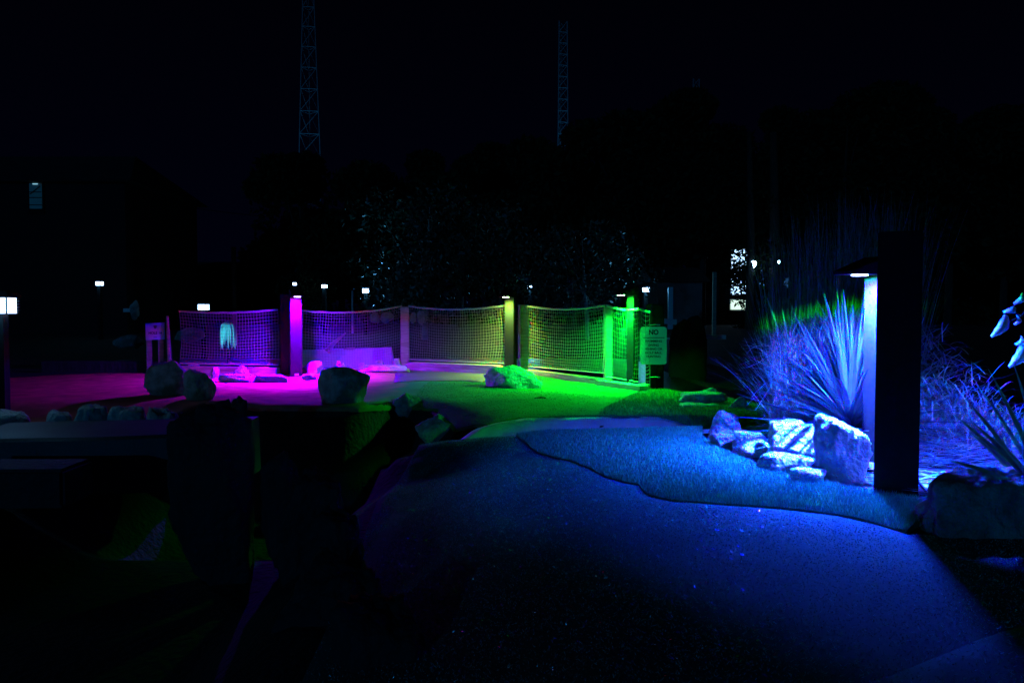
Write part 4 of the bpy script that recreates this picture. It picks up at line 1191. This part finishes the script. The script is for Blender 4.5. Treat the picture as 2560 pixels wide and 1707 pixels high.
for zz in (-.2, 0, .15):
    m = MB(); m.box((wx, yq - .065, wz + zz), (.34, .02, .02)); m.build('glazing_bar', M['black'], wf)
m = MB(); m.box((wx, yq - .08, wz + .2), (.36, .008, .02), M=Matrix.Rotation(R(-38), 3, 'Y')); m.build('brace', M['black'], wf)
yq = 34
gable(PD(240, 0, yq).x, PD(700, 0, yq).x, yq, yq + 5, zat(300, 672, yq), zat(300, 655, yq + 2.5), 'housewall', 'roof', 'long low dark shed roof between house and wood', 'shed')
# lit building behind the sparse tree
yq = 33
xb0, xb1 = PD(1800, 0, yq).x, PD(2010, 0, yq).x
bl = gable(xb0, xb1, yq, yq + 6, zat(1900, 600, yq), zat(1900, 570, yq + 3), 'housewall', 'roof', 'far building with bright floodlit wall behind thin trees', 'building')
def litpanel(u0, u1, v0, v1, s, col, nm='window_or_lit_wall'):  # glowing panels; on the far building they paint its floodlit wall
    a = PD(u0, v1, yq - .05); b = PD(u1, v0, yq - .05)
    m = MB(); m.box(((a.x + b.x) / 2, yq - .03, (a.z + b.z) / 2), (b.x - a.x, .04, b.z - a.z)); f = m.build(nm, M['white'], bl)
    m = MB(); m.box(((a.x + b.x) / 2, yq - .06, (a.z + b.z) / 2), (b.x - a.x - .08, .02, b.z - a.z - .08)); m.build('pane', emit('lit_window_or_wall', col, s), f)  # on the far building this pane is a glow standing in for its floodlit wall
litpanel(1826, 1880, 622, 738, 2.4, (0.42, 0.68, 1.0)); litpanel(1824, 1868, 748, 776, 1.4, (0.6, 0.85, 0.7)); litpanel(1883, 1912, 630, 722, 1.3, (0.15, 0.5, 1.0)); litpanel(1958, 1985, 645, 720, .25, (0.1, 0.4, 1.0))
for (u, v, r_, lb) in ((1884, 664, .10, 'brightest round floodlight shining through the thin tree'), (1947, 657, .045, 'smaller floodlight right of the brightest one')):
    p = PD(u, v, 24.4 if u < 1900 else 23.6); t = empty('floodlight', p, 0, lb, 'floodlight')
    me = rock_mesh(5, (r_ * 1.6, r_ * 1.6, r_ * 1.6), 2, 30, 0); link('bulb', me, emit('flood_glow', (0.45, 0.8, 1.0), 14), t, True)
    m = MB(); m.tube([(0, .1, -p.z), (0, .1, .1)], .03, 6); m.build('pole', M['black'], t)
    l = bpy.data.lights.new('flood', 'POINT'); l.energy = 1.5; l.color = (.2, .6, 1); l.shadow_soft_size = .1
    o = bpy.data.objects.new('flood', l); o.location = (0, -.25, 0); o.parent = t; COL.objects.link(o)
# cottage with lit doorway
yq = 33
bl = gable(PD(1230, 0, yq).x, PD(1420, 0, yq).x, yq, yq + 5, zat(1300, 670, yq), zat(1300, 625, yq + 2.5), 'housewall', 'roof', 'dark cottage with a lit glazed doorway behind the nets', 'cottage')
litpanel(1311, 1333, 688, 738, .9, (0.2, 0.5, 1.0), 'door'); litpanel(1303, 1306.5, 688, 735, 1.0, (0.1, 0.6, 0.9))
for uu in (1318, 1325): p = PD(uu, 712, yq - .1); m = MB(); m.box((p.x, yq - .1, p.z), (.035, .02, .8)); m.build('glazing_bar', M['black'], bl)
for vv in (700, 712, 724): p = PD(1322, vv, yq - .14); m = MB(); m.box((p.x, yq - .14, p.z), (.36, .02, .03)); m.build('glazing_bar', M['black'], bl)
# shed at right with clapboards
yq = 23.5
bl = empty('shed', (0, 0, 0), 0, 'grey clapboard shed faintly lit right of the warning sign', 'building')
xs0, xs1 = PD(1650, 0, yq).x, PD(1762, 0, yq).x
zt_, zb_ = zat(1700, 705, yq), zat(1700, 808, yq)
n = 13
for k in range(n):
    za_, zb2 = zb_ + (zt_ - zb_) * k / n, zb_ + (zt_ - zb_) * (k + 1) / n
    m = MB(); m.add([(xs0, yq - .03, za_), (xs1, yq - .03, za_), (xs1, yq, zb2), (xs0, yq, zb2), (xs0, yq + .02, za_), (xs1, yq + .02, za_), (xs1, yq + .02, zb2), (xs0, yq + .02, zb2)],
                    [(0, 1, 2, 3), (7, 6, 5, 4), (0, 4, 5, 1), (1, 5, 6, 2), (2, 6, 7, 3), (3, 7, 4, 0)]); m.build('plank', M['siding'], bl)
m = MB(); m.box(((xs0 + xs1) / 2, yq + 1.5, (zt_ + zb_) / 2), (xs1 - xs0, 2.9, zt_ - zb_)); m.build('wall', M['housewall'], bl)
m = MB(); m.add([(xs0 - .2, yq - .3, zt_), (xs1 + .2, yq - .3, zt_), (xs1 + .2, yq + 3.3, zt_), (xs0 - .2, yq + 3.3, zt_), (xs0 - .2, yq + 1.5, zt_ + .5), (xs1 + .2, yq + 1.5, zt_ + .5)], [(0, 1, 5, 4), (2, 3, 4, 5), (1, 2, 5), (3, 0, 4), (3, 2, 1, 0)]); m.build('roof', M['roof'], bl)
p = PD(1676, 760, 19); m = MB(); m.box((p.x, 19, p.z - .1), (.11, .11, 1.0)); tag(m.build('post', M['white'], None, False, .01), 'slim pale post in front of the grey shed', 'post')
p = PD(1786, 740, 20); m = MB(); m.box((p.x, 20, p.z - .2), (.09, .09, 1.6)); tag(m.build('post', M['wood'], None, False, .01), 'thin dark post at the right corner of the grey shed', 'post')
def kerb(u0, v0, u1, v1, y0_, y1_, hpx, label):
    a = PD(u0, v0, y0_); b = PD(u1, v1, y1_); h = hpx / FPX * y0_
    m = MB(); d = .12
    m.add([(a.x, a.y, a.z), (b.x, b.y, b.z), (b.x, b.y, b.z + h), (a.x, a.y, a.z + h), (a.x, a.y + d, a.z), (b.x, b.y + d, b.z), (b.x, b.y + d, b.z + h), (a.x, a.y + d, a.z + h)],
          [(0, 1, 2, 3), (7, 6, 5, 4), (0, 4, 5, 1), (1, 5, 6, 2), (2, 6, 7, 3), (3, 7, 4, 0)])
    tag(m.build('kerb', M['white']), label, 'kerb')
kerb(1645, 808, 1692, 812, 17, 16.5, 13, 'white kerb piece left of the black shrub')
kerb(1738, 823, 1762, 828, 16, 15.6, 13, 'bright blue kerb end right of the black shrub')
kerb(1735, 848, 1815, 848, 15, 14.6, 10, 'faint kerb curve low right of the black shrub')
kerb(1668, 848, 1705, 846, 15.2, 15.2, 3, 'thin pale edge right of the warning sign')
kerb(180, 780, 235, 778, 24, 24, 11, 'faint pale kerb before the dark house')
kerb(308, 780, 324, 780, 20, 20, 9, 'small bright block below the dark house corner')
rock('rock', 268, 350, 836, 866, 'faint blue rock at the left behind the hole sign', 'rock', 151, depth=.6, y=14.5, base=zat(300, 862, 14.5))
rock('rock', 430, 500, 818, 846, 'dim pale rock beyond the left net', 'rock', 152, depth=.6, y=14.8, base=zat(450, 846, 14.8))
rock('rock', 322, 345, 750, 785, 'small arched stone by the bright block left', 'rock', 153, depth=.6, y=20, base=zat(330, 785, 20))
mb = MB(); a = PD(20, 930, 10.6); b = PD(350, 930, 10.6)
mb.box(((a.x + b.x) / 2, 11.4, .06), (b.x - a.x, .12, .18)); tag(mb.build('timber_edging', M['bark'], None, False, .01), 'dim long timber edging left of the teal boulder', 'timber')
# dim pale stones behind corner of nets
for i, (u0, u1, v0, v1) in enumerate(((925, 948, 780, 800), (950, 985, 778, 800), (1024, 1040, 780, 800), (1042, 1062, 776, 802))):
    rock('rock', u0, u1, v0, v1, ['first', 'second', 'third', 'last'][i] + ' from left of the four pale blue stones beyond the corner post', 'rock_pale', 160 + i, depth=.6, y=17.5 + i * .05, base=zat(1000, v1, 17.5))
# thin pale pole
p = PD(881, 727, 18); q = PD(881, 800, 18)
m = MB(); m.tube([(q.x, 18, q.z - .3), (p.x, 18, p.z)], .022, 8); m.box((p.x + .04, 18, p.z + .04), (.05, .03, .03)); tag(m.build('pole', M['white'], None, True), 'thin white pole left of the lantern on a post', 'pole')
for (u, v0_, v1_, y, lb) in ((345, 600, 668, 30, 'faint utility pole carrying the string lights'), (584, 618, 668, 30, 'faint distant utility pole above the low shed')):
    p = PD(u, v0_, y); m = MB(); m.tube([(p.x, y, -0.2), (p.x, y, p.z)], .09, 8); tag(m.build('utility_pole', M['steel'], None, True), lb, 'pole')
# string lights
sl = empty('string_lights', (0, 0, 0), 0, 'wavy string of tiny lights beside the dark house', 'string lights')
pts = [PD(312 + i * 2.6, 615 - i * .35 + 2 * math.sin(i * 1.1), 29) for i in range(17)]
m = MB(); m.tube([p[:] for p in pts], .012, 5); m.build('wire', emit('string_glow', (0.4, 0.75, 0.8), .7), sl)
p = PD(320, 500, 30)
m = MB(); m.tube([PD(316 + k * 17, 495 + 2.9 * k - .03 * k * k, 30)[:] for k in range(22)], .012, 5); tag(m.build('utility_wire', M['rubber']), 'faint sagging wire from the dark house to the wood', 'wire')
# lattice masts
def mast(u, vb, vt, y, wb, wt, label, seed, fl):
    a = PD(u, vb, y); zt_ = PD(u, vt, y).z; zb_ = -0.3
    W = lambda z: (wb + (wt - wb) * min(1, max(0, (z - a.z) / (zt_ - a.z)))) / FPX * y
    def bend(z):
        s = (z - a.z) / (zt_ - a.z); return W(z)
    t = empty('lattice_mast', (a.x, y, 0), 0.25, label, 'mast', 'lattice masts above the wood')
    ang = [R(200), R(330), R(90)]
    def leg(k, z): 
        r_ = W(z) * .56; return (r_ * math.cos(ang[k]), r_ * math.sin(ang[k]), z)
    step = W(a.z) * 1.15; zs = [zb_]
    while zs[-1] < zt_: zs.append(zs[-1] + step * (0.55 + .45 * W(zs[-1]) / W(a.z)))
    th = 1.3 / FPX * y
    for k in range(3):
        m = MB(); m.tube([leg(k, z) for z in zs], th, 5); m.build('leg', M['steel'], t)
    m = MB()
    for i in range(len(zs) - 1):
        for k in range(3):
            m.tube([leg(k, zs[i]), leg((k + 1) % 3, zs[i])], th * .55, 4)
            m.tube([leg(k, zs[i]), leg((k + 1) % 3, zs[i + 1])], th * .55, 4)
    o = m.build('bracing', M['steel'], t); o['kind'] = 'stuff'
    l = bpy.data.lights.new('mast_fill', 'SPOT'); l.energy = fl; l.color = (0.03, 0.4, 1.0); l.spot_size = R(24); l.spot_blend = .6; l.shadow_soft_size = .2  # unseen spot added to brighten the mast from below
    o = bpy.data.objects.new('mast_fill', l); o.location = (0.5, -7, 1.0); o.parent = t
    o.rotation_euler = Vector((-.5, 7, a.z * 1.9)).to_track_quat('-Z', 'Y').to_euler(); COL.objects.link(o)
    return t
mast(775, 388, -120, 95, 50, 19, 'tallest lattice mast running out of the top of the picture', 1, 5000)
mast(1406, 368, 58, 100, 25, 20, 'shorter lattice mast above the middle of the wood', 2, 6000)
mast(1738, 330, 212, 150, 16, 15, 'faint tip of a distant lattice mast above the high wood', 3, 5000)
print('objects', len(bpy.data.objects))
